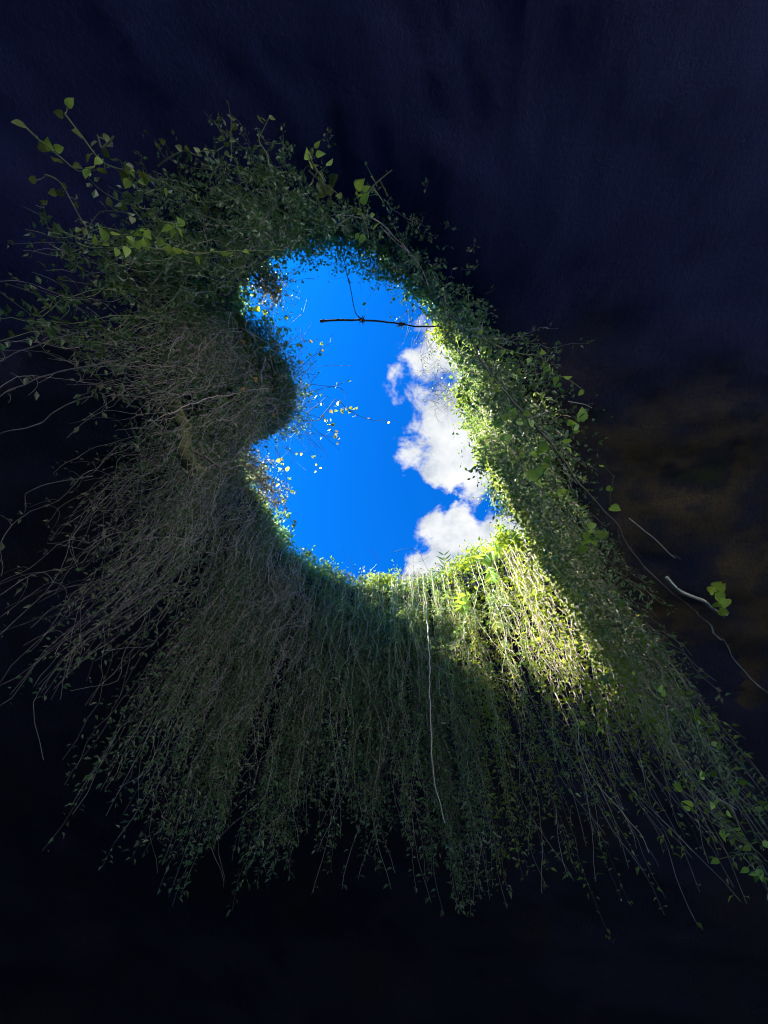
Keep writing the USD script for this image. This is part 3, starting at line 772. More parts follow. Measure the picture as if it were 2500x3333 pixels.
spray("faint twig with specks of leaf reaching into the dark at top right", C5([(945, 800), (1060, 670), (1150, 600), (1260, 510)]), one(C5([(1075, 465), (1050, 535), (1215, 500), (960, 690), (1075, 680), (1140, 705), (1080, 650), (1310, 785), (1245, 725)])), "heart", 9, OLIVE)
# right: pointed leaves, then broad toothed ones
C8 = lambda pts: z5(pts, 1400, 900, 0.6631)
spray("dangling vine with pale pointed leaves spreading right of the hole", C8([(230, 285), (300, 325), (430, 375), (550, 400), (600, 470), (690, 510), (760, 560)]),
      [(q_, w) for q_, w in zip(C8([(245, 297), (262, 322), (306, 315), (303, 352), (338, 358), (380, 370), (430, 382), (488, 407), (437, 430), (557, 383), (550, 415), (556, 452), (577, 435), (588, 477), (606, 505), (686, 500), (676, 518), (750, 565), (275, 360), (563, 578)]),
                                [1, .9, 1, 1, 1, .8, .9, 1, .9, 1.1, 1, 1.2, 1.1, 1.2, 1.2, 1.2, 1, 1, .8, .9])], "pointed", 26, BIGLEAF)
spray("cluster of round toothed leaves on the right strip, highest of the broad leaves", C8([(330, 560), (350, 640), (400, 690), (470, 720), (490, 745)]),
      [(q_, w) for q_, w in zip(C8([(428, 668), (405, 680), (456, 670), (420, 695), (457, 714), (478, 735), (494, 742), (345, 690), (375, 693), (330, 715), (360, 740), (342, 732), (378, 770), (370, 652), (372, 800), (385, 500), (345, 545), (290, 480), (265, 470), (320, 545)]),
                                [1, 1.1, .9, 1, .9, 1, .9, 1.2, 1, 1.3, 1, 1.1, 1.2, .8, 1, .8, .8, .8, .8, .8])], "lobed", 27, BIGLEAF)
spray("trailing chain of round leaves farthest right on the strip", C8([(760, 670), (720, 710), (700, 760), (685, 840)]),
      [(q_, w) for q_, w in zip(C8([(735, 695), (699, 730), (727, 740), (691, 768), (713, 780), (673, 808), (691, 828)]), [1.6, 1.3, 1.2, 1.1, 1, 1.1, 1.1])], "lobed", 26, BIGLEAF)
spray("three toothed leaves in one upright bunch at mid height of the strip", C8([(540, 800), (535, 850), (530, 890)]),
      [(q_, w) for q_, w in zip(C8([(532, 832), (520, 850), (540, 860), (534, 884)]), [1.4, 1.1, 1.3, 1.2])], "lobed", 30, BIGLEAF)
spray("wide bunch of toothed leaves beside the long woody vine", C8([(590, 900), (560, 950), (525, 1010), (550, 1030)]),
      [(q_, w) for q_, w in zip(C8([(575, 915), (600, 934), (563, 965), (543, 948), (525, 985), (515, 1003), (540, 990), (550, 1025), (495, 975)]), [1, 1.1, 1.1, 1, 1.5, 1.4, 1.2, .6, .6])], "lobed", 29, BIGLEAF)
spray("small leaves in a loose bunch on the left part of the right strip", C8([(400, 830), (430, 870), (440, 930)]), one(C8([(430, 855), (420, 890), (440, 860), (410, 900), (455, 915), (440, 845)])), "heart", 17, BIGLEAF)
spray("few dull leaves at the foot of the broad leaf strip", C8([(640, 1020), (600, 1060), (570, 1090)]), one(C8([(650, 1040), (630, 1050), (655, 1028), (565, 1078), (580, 1085), (590, 1075), (625, 1075)])), "lobed", 20, BIGLEAF)
spray("lone round leaf with a small one beside the brown leaf litter", C8([(900, 980), (890, 1040), (880, 1140)]), [((1400 + .6631 * 885, 900 + .6631 * 1035), 1.2), ((1400 + .6631 * 880, 900 + .6631 * 1130), 1.6), ((1400 + .6631 * 835, 900 + .6631 * 905), .8)], "lobed", 22, BIGLEAF)
C9 = lambda pts: z5(pts, 1500, 1600, 0.3014)
spray("bunch of six pale round leaves above the sunlit band", C9([(1300, 330), (1390, 480), (1480, 590)]), [(q_, w) for q_, w in zip(C9([(1440, 388), (1508, 412), (1375, 452), (1437, 476), (1318, 545), (1364, 545), (1485, 490), (1330, 590)]), [1.1, 1.4, 1.2, 1.4, 1.7, 1.5, .7, 1.2])], "lobed", 25, BIGLEAF)
spray("small round leaves at the top of the shaded strip near the sky", C9([(880, 10), (960, 70), (1080, 60)]), one(C9([(905, 50), (935, 25), (945, 70), (1050, 20), (1075, 45), (890, 60)])), "lobed", 20, BIGLEAF)
C10 = lambda pts: z5(pts, 1500, 1600, 0.6028)
for lab, st, lv in (("vivid leaf cluster low at the right on the lit vines", [(860, 640), (880, 720), (900, 830)], [(390, 740), (380, 700), (395, 770), (415, 800), (385, 820), (405, 835)]),
                    ("bright bunch of small leaves in the middle of the lit band", [(800, 480), (840, 560), (930, 680), (1010, 790)], [(830, 520), (815, 540), (855, 600), (890, 645), (870, 600), (940, 700), (950, 735), (985, 775), (1010, 800), (1000, 820), (1025, 790)]),
                    ("yellow green leaf bunch far down the lower right vines", [(790, 1000), (830, 1020), (880, 1000)], [(660, 1020), (675, 1040), (780, 1010), (800, 990), (830, 1030), (850, 1045), (875, 1010), (780, 1040)]),
                    ("leafy bunch hanging low beside the right border", [(1120, 960), (1180, 1060), (1270, 1200)], [(1120, 960), (1140, 1000), (1190, 1070), (1205, 1085), (1270, 1180), (1300, 1200), (1330, 1270), (1350, 1260), (1290, 1240)]),
                    ("lowest vivid green leaf bunch under the lit vines", [(610, 1310), (680, 1250), (760, 1280)], [(660, 1240), (640, 1270), (625, 1300), (680, 1295), (700, 1280), (735, 1290), (760, 1270), (850, 1300)]),
                    ("green leaf bunch between the two lowest lit vines", [(1000, 1190), (1060, 1230), (1130, 1250)], [(1010, 1200), (1040, 1220), (1060, 1240), (1090, 1230), (1020, 1250), (1060, 1270), (1110, 1260)]),
                    ("few broad leaves on the right face of the lit vines", [(1020, 1030), (1070, 1090), (1110, 1110)], [(1030, 1040), (1060, 1100), (1080, 1080), (950, 1010), (900, 1090)])):
    spray(lab, C10(st), one(C10(lv)), "pointed", 22, BIGLEAF if "broad" in lab or "vivid" in lab else IVY_SUNLIT, s=-0.22)
C11 = lambda pts: z5(pts, 1800, 2300, 0.4219)
spray("lowest long vine with large dim leaves at the right border", C11([(930, 290), (1000, 430), (1070, 520), (1250, 690), (1340, 760), (1440, 930), (1560, 1120), (1650, 1290)]),
      one(C11([(950, 610), (960, 600), (1040, 770), (1025, 790), (1165, 590), (1205, 755), (1275, 755), (1335, 985), (1325, 1000), (1165, 990), (1280, 1230), (1480, 1250), (1470, 1240), (1620, 1290), (1370, 850), (1410, 950), (1530, 1110), (1610, 1030)])), "pointed", 24, BIGLEAF, s=-0.25)
spray("vine with paired leaves running to the right border above the lowest one", C11([(1060, 0), (1180, 340), (1300, 520), (1440, 700), (1540, 800), (1640, 900)]),
      one(C11([(1190, 150), (1220, 160), (1270, 250), (1260, 280), (1340, 380), (1370, 470), (1390, 480), (1470, 590), (1445, 705), (1560, 710), (1590, 750), (1620, 750), (1555, 820), (1640, 880), (1150, 490), (1210, 480)])), "pointed", 20, IVY_SUNLIT, s=-0.2)
# left: sprays that lean into the sky
C6 = lambda pts: z5(pts, 900, 1050, 0.3014)
ZS = HZ + 0.15
AMB = set([0, 3, 10, 11, 12, 15])
lv = C6([(660, 860), (612, 910), (667, 930), (710, 905), (735, 985), (762, 935), (787, 905), (832, 916), (876, 920), (845, 1022), (965, 1055), (1186, 1080), (565, 960), (706, 945), (783, 978), (445, 1042), (705, 845)])
wt = [1.4, .9, 1.2, .9, 1.1, .9, 1, 1, .9, 1.2, 1.2, .9, 1.1, .9, .8, .7, .8]
spray("arching shoot with amber leaves leaning far into the blue sky", C6([(230, 1060), (340, 1060), (440, 1055), (540, 950), (650, 830), (740, 910), (880, 1000), (1090, 1060), (1180, 1060)]),
      list(zip(lv, wt)), "heart", 13, OLIVE, z=ZS, stemmat=DARKTWIG, stem_r=0.006, mats=[AMBER if i in AMB else OLIVE for i in range(17)])
spray("drooping shoot of yellow leaves below the arching one in the sky", C6([(480, 1000), (540, 1060), (585, 1150), (640, 1220), (690, 1300)]),
      one(C6([(522, 1010), (538, 1050), (545, 1080), (560, 1105), (582, 1155), (605, 1105), (622, 1130), (650, 1175), (665, 1210), (692, 1255), (675, 1300), (635, 1230), (605, 1198), (585, 1055), (495, 1238)])), "heart", 13, YELLOW, z=ZS, stemmat=DARKTWIG, stem_r=0.0045,
      mats=[AMBER, YELLOW, YELLOW, YELLOW, YELLOW, OLIVE, OLIVE, AMBER, OLIVE, OLIVE, AMBER, AMBER, OLIVE, OLIVE, OLIVE])
for lab, st, lv, mats in (("straight twig with one leaf at its tip, middle of the left sky edge", [(230, 790), (330, 750), (600, 690), (780, 625)], [(795, 640), (632, 706), (655, 640), (340, 680)], [OLIVE, OLIVE]),
                    ("slanting twig with pale leaves at its tip, above the straight twig", [(180, 560), (300, 450), (410, 350), (480, 310)], [(476, 250), (492, 298), (470, 338), (295, 426), (352, 440), (342, 374)], [OLIVE, AMBER]),
                    ("short level shoot with five leaves near the upper left sky edge", [(0, 215), (80, 230), (180, 235), (340, 188)], [(222, 204), (184, 260), (258, 246), (310, 210), (342, 188), (80, 240), (95, 215)], [OLIVE, AMBER, OLIVE]),
                    ("twig with big dark leaves close to the upper left leaf fringe", [(-20, 60), (40, 130), (110, 300), (170, 430)], [(110, 385), (148, 320), (28, 95), (117, 80), (145, 350), (15, 140), (60, 430)], [OLIVE, AMBER, OLIVE]),
                    ("twig with three dark leaves above the arching shoot", [(280, 790), (380, 780), (460, 855), (560, 915)], [(402, 772), (470, 770), (440, 805), (476, 895), (492, 878)], [OLIVE]),
                    ("twig bearing two small amber leaves low on the left sky edge", [(100, 1330), (190, 1400), (330, 1400)], [(415, 1437), (258, 1445), (195, 1420), (75, 1470)], [OLIVE, AMBER])):
    spray(lab, C6(st), one(C6(lv)), "heart", 12, OLIVE, z=ZS, stemmat=DARKTWIG, stem_r=0.0048, mats=mats)
for lab, pts in (("bare arching twig at the left edge of the sky, topmost of the bare ones", [(330, 690), (400, 670), (540, 685), (680, 700), (730, 760), (735, 830)]),
                 ("bare straight twig pointing up right at the left edge of the sky", [(270, 600), (330, 520), (430, 410)]),
                 ("thin bare twig rising beside the straight one", [(370, 670), (410, 600), (475, 525)]),
                 ("bare forked twig bending under the arching shoot", [(300, 980), (400, 920), (480, 850), (545, 800), (590, 840)]),
                 ("long bare twig slanting down right, upper of three", [(250, 990), (400, 1130), (520, 1230), (680, 1370)]),
                 ("long bare twig slanting down right, middle of three", [(230, 1000), (330, 1100), (440, 1260), (560, 1450)]),
                 ("long bare twig slanting down right, lower of three", [(200, 1020), (300, 1150), (400, 1290), (520, 1390)]),
                 ("thin level twig under the amber leaves", [(230, 1210), (350, 1195), (480, 1210), (610, 1235)]),
                 ("curved twig from the bulge to the stem of the arching shoot", [(270, 950), (330, 990), (420, 1010), (510, 1040)])):
    S = np.array([at_z(x, y, ZS) for x, y in C6(pts)])
    o = thing("bare_twig", lab, "twig", at=S[0])
    part(o, "stem", tube(S, 0.0045, 0.002, 4, 6, wob=0.02), DARKTWIG, smooth=True, at=S[0])
    mid = S[len(S) // 2]
    part(o, "side_twig", tube([mid, mid + 0.10 * unit(S[-1] - S[0]) + np.array([0.03, 0.05, 0.03])], 0.0015, 0.0008, 3, 3), DARKTWIG, at=S[0])
C7 = lambda pts: z5(pts, 700, 900, 0.2261)
spray("loose twig with bright yellow leaves at the upper left of the sky", C7([(640, 760), (740, 640), (800, 480), (850, 320), (890, 200)]),
      [(q_, w) for q_, w in zip(C7([(880, 160), (578, 452), (515, 445), (732, 508), (665, 692), (365, 630), (490, 372), (1000, 577), (650, 645), (720, 610), (680, 600)]), [1.3, 1.5, 1, 1.3, 1.4, 1, .9, 1, 1, 1, 1])], "lobed", 15, YELLOW, z=ZS, stemmat=DARKTWIG, stem_r=0.005,
      mats=[YELLOW, YELLOW, YELLOW, YELLOW, YELLOW, YELLOW, YELLOW, OLIVE, AMBER, OLIVE, OLIVE])
spray("dark leaved twig under the bright yellow leaves", C7([(560, 690), (700, 760), (820, 830), (900, 900), (960, 960)]), [(q_, w) for q_, w in zip(C7([(690, 788), (828, 788), (920, 792), (1040, 770), (780, 838), (845, 620), (760, 690), (790, 650)]), [2, 1.7, 1.4, .8, 1.3, 1, 1, 1])], "heart", 13, OLIVE, z=ZS, stemmat=DARKTWIG, stem_r=0.005)
C2 = lambda pts: z5(pts, 700, 1300, 0.6631)
spray("hanging twig of yellow green leaves in the lower left gap of the sky", C2([(290, 230), (330, 320), (350, 400), (335, 480), (360, 560), (390, 620)]),
      one(C2([(335, 322), (352, 355), (365, 392), (330, 464), (345, 500), (300, 300), (320, 350), (375, 450), (352, 578), (365, 340), (300, 415)])), "heart", 15, YELLOW, z=ZS, stemmat=DARKTWIG, stem_r=0.005, mats=[BIGLEAF, YELLOW, BIGLEAF])
spray("twig with orange leaves low in the left gap of the sky", C2([(380, 640), (400, 610), (370, 660), (350, 690)]), one(C2([(390, 625), (404, 600), (352, 690), (365, 706)])), "heart", 13, AMBER, z=ZS, stemmat=DARKTWIG, stem_r=0.004)
spray("two small yellow leaves hanging free below the arching shoot", C2([(470, 250), (490, 280), (505, 340)]), one(C2([(491, 275), (495, 325), (505, 350), (517, 338)])), "heart", 10, YELLOW, z=ZS, stemmat=DARKTWIG, stem_r=0.003)
spray("shoot with round leaves over the lower left rim", C2([(360, 720), (400, 745), (450, 750), (490, 770)]), one(C2([(365, 706), (412, 772), (418, 738), (450, 748), (487, 768), (435, 788), (460, 800), (395, 752), (478, 748)])), "heart", 12, BIGLEAF, z=HZ + 0.1, stemmat=DARKTWIG, stem_r=0.004)
# orange dead leaves caught in the tangle
for (x, y), lab in (((793, 1108), "orange dead leaf at the top of the dark bulge"), ((790, 1262), "orange dead leaf caught in the middle of the dark bulge"), ((890, 1345), "orange dead leaf near the tip of the dark bulge"), ((832, 1228), "pale curled leaf in the dark hollow of the bulge")):
    c = on_curtain(x, y, -0.22); o = thing("dead_leaf", lab, "leaf", at=c)
    part(o, "blade", big_leaf("pointed", 0.075, c, unit(np.array([0.3, 0.2, -1])), -unit(c - EYE), curl=0.5, fold=0.4), AMBER, smooth=40, at=c)

# ------------------------------------------------------------------ the bare branch across the sky
CB = lambda pts: z5(pts, 700, 700, 0.6028)
ZB = HZ - 0.25
B = np.array([at_z(x, y, ZB) for x, y in CB([(577, 572), (690, 566), (795, 568), (900, 574), (1005, 588), (1120, 604), (1190, 600), (1215, 575), (1228, 520)])])
o = thing("bare_branch", "dark bare branch with two thorny knots crossing the blue sky", "branch", at=B[0])
br = tube(B, 0.013, 0.0055, 8, 8, wob=0.012)
part(o, "stem", br, DARKTWIG, smooth=True, at=B[0])
part(o, "cut_end", tube([B[0] - 0.02 * unit(B[1] - B[0]), B[0] + 0.03 * unit(B[1] - B[0])], 0.020, 0.017, 8, 2), DARKTWIG, smooth=True, at=B[0])
rb = np.random.default_rng(5)
for c in (B[2], B[4]):
    spikes = [tube([c + 0.015 * rb.normal(size=3), c + 0.055 * unit(rb.normal(size=3)) * rb.uniform(0.8, 1.5)], 0.006, 0.0015, 4, 2) for _ in range(22)]
    part(o, "thorny_knot", cat_meshes(spikes + [tube([c - 0.03 * unit(B[4] - B[2]), c + 0.03 * unit(B[4] - B[2])], 0.018, 0.017, 7, 2)]), DARKTWIG, at=B[0])
Tn = np.array([at_z(x, y, z_) for (x, y), z_ in zip(CB([(690, 225), (708, 290), (722, 360), (740, 450), (760, 530), (795, 565)]), np.linspace(HZ + 0.0, ZB, 6))])
tp = part(o, "tendril", tube(Tn, 0.0045, 0.0055, 5, 6, wob=0.02), DARKTWIG, smooth=True, at=B[0])
part(tp, "bud", cat_meshes([tube([Tn[2], Tn[2] + 0.045 * unit(rb.normal(size=3))], 0.005, 0.001, 4, 2) for _ in range(7)]), DARKTWIG, at=B[0])

# ------------------------------------------------------------------ long woody vines
def rope(label, pts, r0, r1_, s=-0.22, mat=None, twigs=4, name="woody_vine", seed=0, wob=0.03):
    S = line_on_curtain(pts, s)
    o = thing(name, label, "vine", at=S[0])
    far = np.linalg.norm(S - EYE, axis=1).mean()
    r0, r1_ = r0 * far / 8.0, r1_ * far / 8.0
    v, f = tube(S, r0, r1_, 7, 8, wob=wob)
    part(o, "stem", (v, f), mat or BARK, smooth=True, at=S[0])
    r = np.random.default_rng(seed)
    for k in range(twigs):
        i = r.integers(1, len(S)); u = r.uniform(0.1, 0.9); c = S[i - 1] * (1 - u) + S[i] * u
        d = unit(r.normal(size=3) + np.array([0, 0, -0.5])); L = r.uniform(0.10, 0.28) * far / 8.0
        part(o, "side_twig", tube([c, c + d * L * 0.5 + np.array([0, 0, 0.1 * L]), c + d * L + np.array([0, 0, -0.25 * L])], r0 * 0.4, r0 * 0.15, 4, 4), mat or BARK, smooth=True, at=S[0])


rope("long thick woody vine slanting down along the right strip of ivy", [(1540, 1130), (1632, 1261), (1731, 1371), (1831, 1490), (1891, 1576), (1997, 1700), (2061, 1805), (2139, 1889), (2266, 1990), (2350, 2085), (2420, 2180), (2520, 2270)], 0.016, 0.010, seed=1, twigs=8)
rope("thin woody vine parallel to the thick one on its left", [(1500, 1250), (1600, 1370), (1700, 1520), (1790, 1640), (1900, 1800)], 0.006, 0.004, seed=2)
rope("pale stem crossing the shaded strip of ivy to the lit band", [(1720, 1625), (1790, 1720), (1830, 1790), (1900, 1880)], 0.005, 0.003, seed=12)
rope("smooth pale stem looping over the top right ivy edge", z5([(960, 990), (1090, 1080), (1220, 1190), (1350, 1320), (1420, 1420)], 900, 400, 0.3014), 0.009, 0.006, seed=3, mat=STEM)
rope("second stem at the top right running down beside the sky", [(1232, 740), (1300, 800), (1375, 880), (1390, 930)], 0.007, 0.005, seed=4, mat=STEM)
rope("single pale stem hanging straight down the middle of the lower curtain", [(1387, 1960), (1396, 2120), (1400, 2260), (1404, 2400), (1412, 2530), (1432, 2620), (1446, 2680)], 0.0105, 0.006, s=-0.33, mat=STEM_PALE, seed=5, twigs=2)
rope("thin bowed stem swinging right of the single pale stem", [(1410, 2130), (1455, 2115), (1500, 2085), (1512, 2040)], 0.004, 0.003, s=-0.33, mat=STEM, seed=6, twigs=1)
rope("pale bent stem hanging lowest under the lit vines", z5([(110, 0), (180, 90), (210, 300), (260, 460), (330, 580), (480, 750), (590, 890), (680, 990), (745, 1130)], 1800, 2300, 0.4219), 0.006, 0.003, s=-0.25, mat=STEM_PALE, seed=7, twigs=3, wob=0.015)
rope("pale twisted stem at the right border of the lit vines", z5([(870, 0), (930, 290), (1000, 430), (1060, 520), (1150, 600), (1280, 700), (1420, 800)], 1800, 2300, 0.4219), 0.007, 0.004, s=-0.24, mat=STEM_PALE, seed=8, twigs=3, wob=0.015)
rope("old brown creeper stem sweeping to the left border, upper", z5([(560, 130), (380, 170), (290, 205), (150, 250), (0, 330)], 0, 1000, 0.5425), 0.010, 0.007, mat=STEM, seed=9, twigs=6)
rope("old brown creeper stem sweeping to the left border, lower", z5([(700, 330), (480, 360), (250, 420), (130, 470), (0, 540)], 0, 1000, 0.5425), 0.010, 0.007, mat=STEM, seed=10, twigs=6)
rope("smooth stem ending alone in the dark at the left border", z5([(560, 530), (400, 580), (290, 660), (200, 705), (0, 752)], 0, 1000, 0.5425), 0.008, 0.006, mat=STEM, seed=11, twigs=2)
rope("wiry brown stem forking through the tangle above the mossy trunk", z5([(1600, 480), (1400, 520), (1200, 560), (1060, 620), (900, 700), (760, 740)], 0, 1000, 0.5425), 0.008, 0.005, mat=STEM, seed=13, twigs=6)
rope("wiry hooked stem hanging under the tangle at the left", z5([(560, 1020), (380, 1045), (210, 1080), (140, 1140), (150, 1200)], 0, 1000, 0.5425), 0.007, 0.004, mat=STEM, seed=14, twigs=3)
for lab, pts in (("forked pale dead twig at the top of the right strip", [(1518, 1072), (1566, 1063), (1568, 1045), (1573, 1032)]), ("pale dead twig sticking out level on the right strip", [(1850, 1305), (1884, 1313), (1905, 1318), (1926, 1328)]),
                 ("pale forked twig crossing the woody vine", [(1716, 1366), (1760, 1350), (1784, 1338)]), ("pale dead twig standing at the right edge of the ivy", [(2050, 1690), (2120, 1745), (2175, 1800), (2200, 1815)])):
    rope(lab, pts, 0.0075, 0.004, s=-0.26, mat=STEM_PALE, twigs=1, name="dead_twig", seed=len(lab), wob=0.02)

# pale curved branch with a bunch of round leaves at the right
S = line_on_curtain([(2170, 1880), (2215, 1925), (2262, 1945), (2290, 1955), (2325, 1985), (2365, 2000)], -0.3)
o = thing("leafy_branch", "pale curved branch with a bunch of round green leaves at the far right", "branch", at=S[0])
part(o, "stem", tube(S, 0.014, 0.012, 7, 6), STEM_PALE, smooth=True, at=S[0])
rb = np.random.default_rng(8)
for x, y in [(2312, 1930), (2328, 1922), (2345, 1925), (2318, 1945), (2335, 1942), (2350, 1945), (2325, 1960), (2342, 1962), (2352, 1970), (2338, 1975), (2318, 1918), (2345, 1955)]:
    c = on_curtain(x, y, -0.32) + 0.02 * rb.normal(size=3)
    L = 26 * np.linalg.norm(c - EYE) / FPX
    part(o, "leaf", big_leaf("heart", L, c, unit(rb.normal(size=3) + [0, 0, -0.8]), -unit(c - EYE) + 0.4 * rb.normal(size=3), seed=int(x)), BIGLEAF, smooth=40, at=S[0])

# twig with two berries and the looping stems in the corner of the sky
S = np.array([at_z(x, y, HZ + 0.05) for x, y in C9([(270, -10), (320, 40), (390, 60), (480, 130), (545, 230), (555, 330), (600, 360), (530, 460), (560, 560), (640, 590)])])
o = thing("berry_twig", "dark looping twig with two black berries in the right corner of the sky", "twig", at=S[0])
part(o, "stem", tube(S, 0.005, 0.006, 5, 6, wob=0.02), DARKTWIG, smooth=True, at=S[0])
for x, y in C9([(330, 15), (322, 65)]):
    c = at_z(x, y, HZ + 0.05); m = trimesh.creation.icosphere(2, 0.021); m.vertices[:, 2] *= 1.2; m.vertices += c
    part(o, "berry", m, BERRY, smooth=True, at=S[0])

# ------------------------------------------------------------------ mossy trunk in the tangle at the left
S = np.array([on_curtain(x, y, 0.14) for x, y in [(570, 1322), (588, 1370), (598, 1410), (612, 1455), (630, 1500), (650, 1545)]])
o = thing("mossy_trunk", "mossy yellowish old trunk showing through the bare vines at the left", "trunk", at=S[0])
v, f = tube(S, 0.030, 0.072, 16, 14, wob=0.10)
nn = v - np.repeat(v.reshape(-1, 16, 3).mean(1), 16, 0)
v = v + unit(nn) * ((meshkit.fbm(v * 14, 4, 3) - 0.45) * 0.07 + (meshkit.noise(v * 45, 4) - 0.5) * 0.035)[:, None]
part(o, "trunk", (v, f), MOSSBARK, smooth=True, at=S[0])
part(o, "broken_limb", tube([S[3], S[3] + np.array([0.12, 0.05, -0.05]), S[3] + np.array([0.24, 0.18, -0.02])], 0.02, 0.008, 6, 4, wob=0.02), BARK, smooth=True, at=S[0])


# ------------------------------------------------------------------ ferns, bamboo tips, grass and shrubs on the rim
def fern(label, base, rachis, width, n, mat=None, hang=0.3, cat="fern", flat=None, name="fern_frond", shape="narrow", gap0=0.2):
    """rachis: points; leaflets in pairs as single parts."""
    S = np.asarray(rachis, float)
    o = thing(name, label, cat, at=S[0])
    part(o, "rachis", tube(S, 0.004, 0.0015, 4, 6), STEM_GREEN, smooth=True, at=S[0])
    t = np.linspace(0, len(S) - 1, 60)
    line = np.stack([np.interp(t, np.arange(len(S)), S[:, k]) for k in range(3)], -1)
    view = unit(S.mean(0) - EYE)
    r = np.random.default_rng(len(label))
    for i in range(n):
        u = gap0 + (0.98 - gap0) * i / max(n - 1, 1)
        c = line[int(u * 59)]; d0 = unit(line[min(int(u * 59) + 2, 59)] - line[max(int(u * 59) - 2, 0)])
        side = unit(np.cross(d0, view))
        L = width * math.sin(math.pi * min(0.95, 0.25 + 0.7 * (1 - u))) * r.uniform(0.85, 1.1)
        for sg in (-1, 1):
            d = unit(side * sg + d0 * 0.75 + np.array([0, 0, -hang]) + 0.08 * r.normal(size=3))
            part(o, "leaflet", big_leaf(shape, L, c, d, unit(-view + 0.35 * r.normal(size=3)), curl=0.22, fold=0.2), mat or FERN, smooth=40, at=S[0])


def rimpt(px, py, z):
    return at_z(px, py, z)


ZT = HZ + 0.35
fern("dark fern tip with four pairs of leaflets silhouetted on the white cloud", None, [at_z(1449, 1870, ZT), at_z(1447, 1848, ZT + .02), at_z(1447, 1830, ZT + .05), at_z(1445, 1805, ZT + .05)], 0.19, 4, mat=OLIVE, hang=-0.35, gap0=0.3)
fern("pale thin upright fern right of the dark fern tip", None, [at_z(1495, 1850, ZT), at_z(1492, 1828, ZT), at_z(1488, 1800, ZT)], 0.06, 8, mat=FERN, hang=0.1)
fern("upper of two bright fern fronds under the bottom rim", None, [on_curtain(1540, 1942, -.25), on_curtain(1520, 1938, -.33), on_curtain(1500, 1946, -.4), on_curtain(1494, 1962, -.4)], 0.16, 9, hang=0.5)
fern("lower of two bright fern fronds under the bottom rim", None, [on_curtain(1545, 1956, -.25), on_curtain(1522, 1962, -.33), on_curtain(1504, 1972, -.4), on_curtain(1496, 1988, -.4)], 0.16, 9, hang=0.5)
fern("hanging yellow green fern below the sunlit bush", None, [on_curtain(1580, 1830, -.2), on_curtain(1592, 1850, -.3), on_curtain(1598, 1870, -.35), on_curtain(1602, 1892, -.35)], 0.16, 9, hang=0.6)
fern("broad bright fern arching over the sunlit bush", None, [on_curtain(1640, 1800, -.05), on_curtain(1612, 1790, -.2), on_curtain(1585, 1800, -.3), on_curtain(1568, 1825, -.35)], 0.22, 11, hang=0.4)
fern("dim small fern in the shade at the right of the lower curtain", None, [on_curtain(1605, 2010, -.15), on_curtain(1612, 2020, -.25), on_curtain(1618, 2040, -.3)], 0.12, 7, mat=OLIVE, hang=0.5)
for lab, (x, y), nn_ in (("star shaped bamboo leaf tip on the white cloud, left one", (1541, 1786), 6), ("star shaped bamboo leaf tip above the sunlit bush, right one", (1562, 1776), 7)):
    c = at_z(x, y, ZT)
    b_ = at_z(x + 30, y + 45, ZT - 0.1)
    o = thing("bamboo_tip", lab, "bamboo", at=b_)
    part(o, "stem", tube([b_, 0.5 * (b_ + c) + np.array([0, 0, 0.08]), c], 0.003, 0.002, 4, 5), STEM_GREEN, smooth=True, at=b_)
    view = unit(c - EYE); e1 = unit(np.cross(view, [0, 0, 1])); e2 = np.cross(view, e1)
    for k in range(nn_):
        a = 2 * np.pi * k / nn_ + 0.3 + 0.2 * rb.normal()
        part(o, "leaf", big_leaf("narrow", 0.15 * rb.uniform(0.8, 1.2), c, unit(np.cos(a) * e1 + np.sin(a) * e2 + 0.2 * rb.normal(size=3)), unit(-view + 0.3 * rb.normal(size=3)), curl=0.2), OLIVE if k % 2 else FERN, smooth=40, at=b_)
for lab, pts in (("long pale straw stem leaning left on the bottom rim", [(260, 640), (300, 570), (350, 515)]), ("pale straw stem slanting across the bottom rim", [(520, 740), (580, 640), (650, 545)]), ("short pale straw beside the brown shrub", [(545, 600), (565, 545)]), ("thin straw leaning at the left of the bottom rim", [(220, 560), (240, 540)]),
                 ("looping bare stem rising before the lower cloud", [(500, 405), (580, 378), (640, 368), (690, 385), (745, 430), (780, 510), (825, 585)]), ("bare forked twig on the loop stem", [(715, 500), (775, 475), (820, 445)]), ("thin tall stalk on the lower cloud", [(1110, 530), (1118, 450), (1128, 375)]),
                 ("thin bare stem rising from the bottom rim into the blue", [(190, 610), (130, 530), (80, 440), (40, 370)]), ("faint slender twig leaning right from the bottom rim", [(375, 495), (330, 430), (300, 385), (265, 378)])):
    S = np.array([at_z(x, y, HZ + 0.3) for x, y in z5(pts, 1100, 1650, 0.3617)])
    o = thing("straw_stem", lab, "stem", at=S[0])
    part(o, "stem", tube(S, 0.0045 if "straw" in lab else 0.003, 0.002, 4, 6, wob=0.02), STEM_PALE if "straw" in lab else DARKTWIG, smooth=True, at=S[0])
    part(o, "side_twig", tube([S[-1] * 0.4 + S[0] * 0.6, S[-1] * 0.7 + S[0] * 0.3 + np.array([0.05, 0, 0.04])], 0.0015, 0.0008, 3, 3), DARKTWIG, at=S[0])


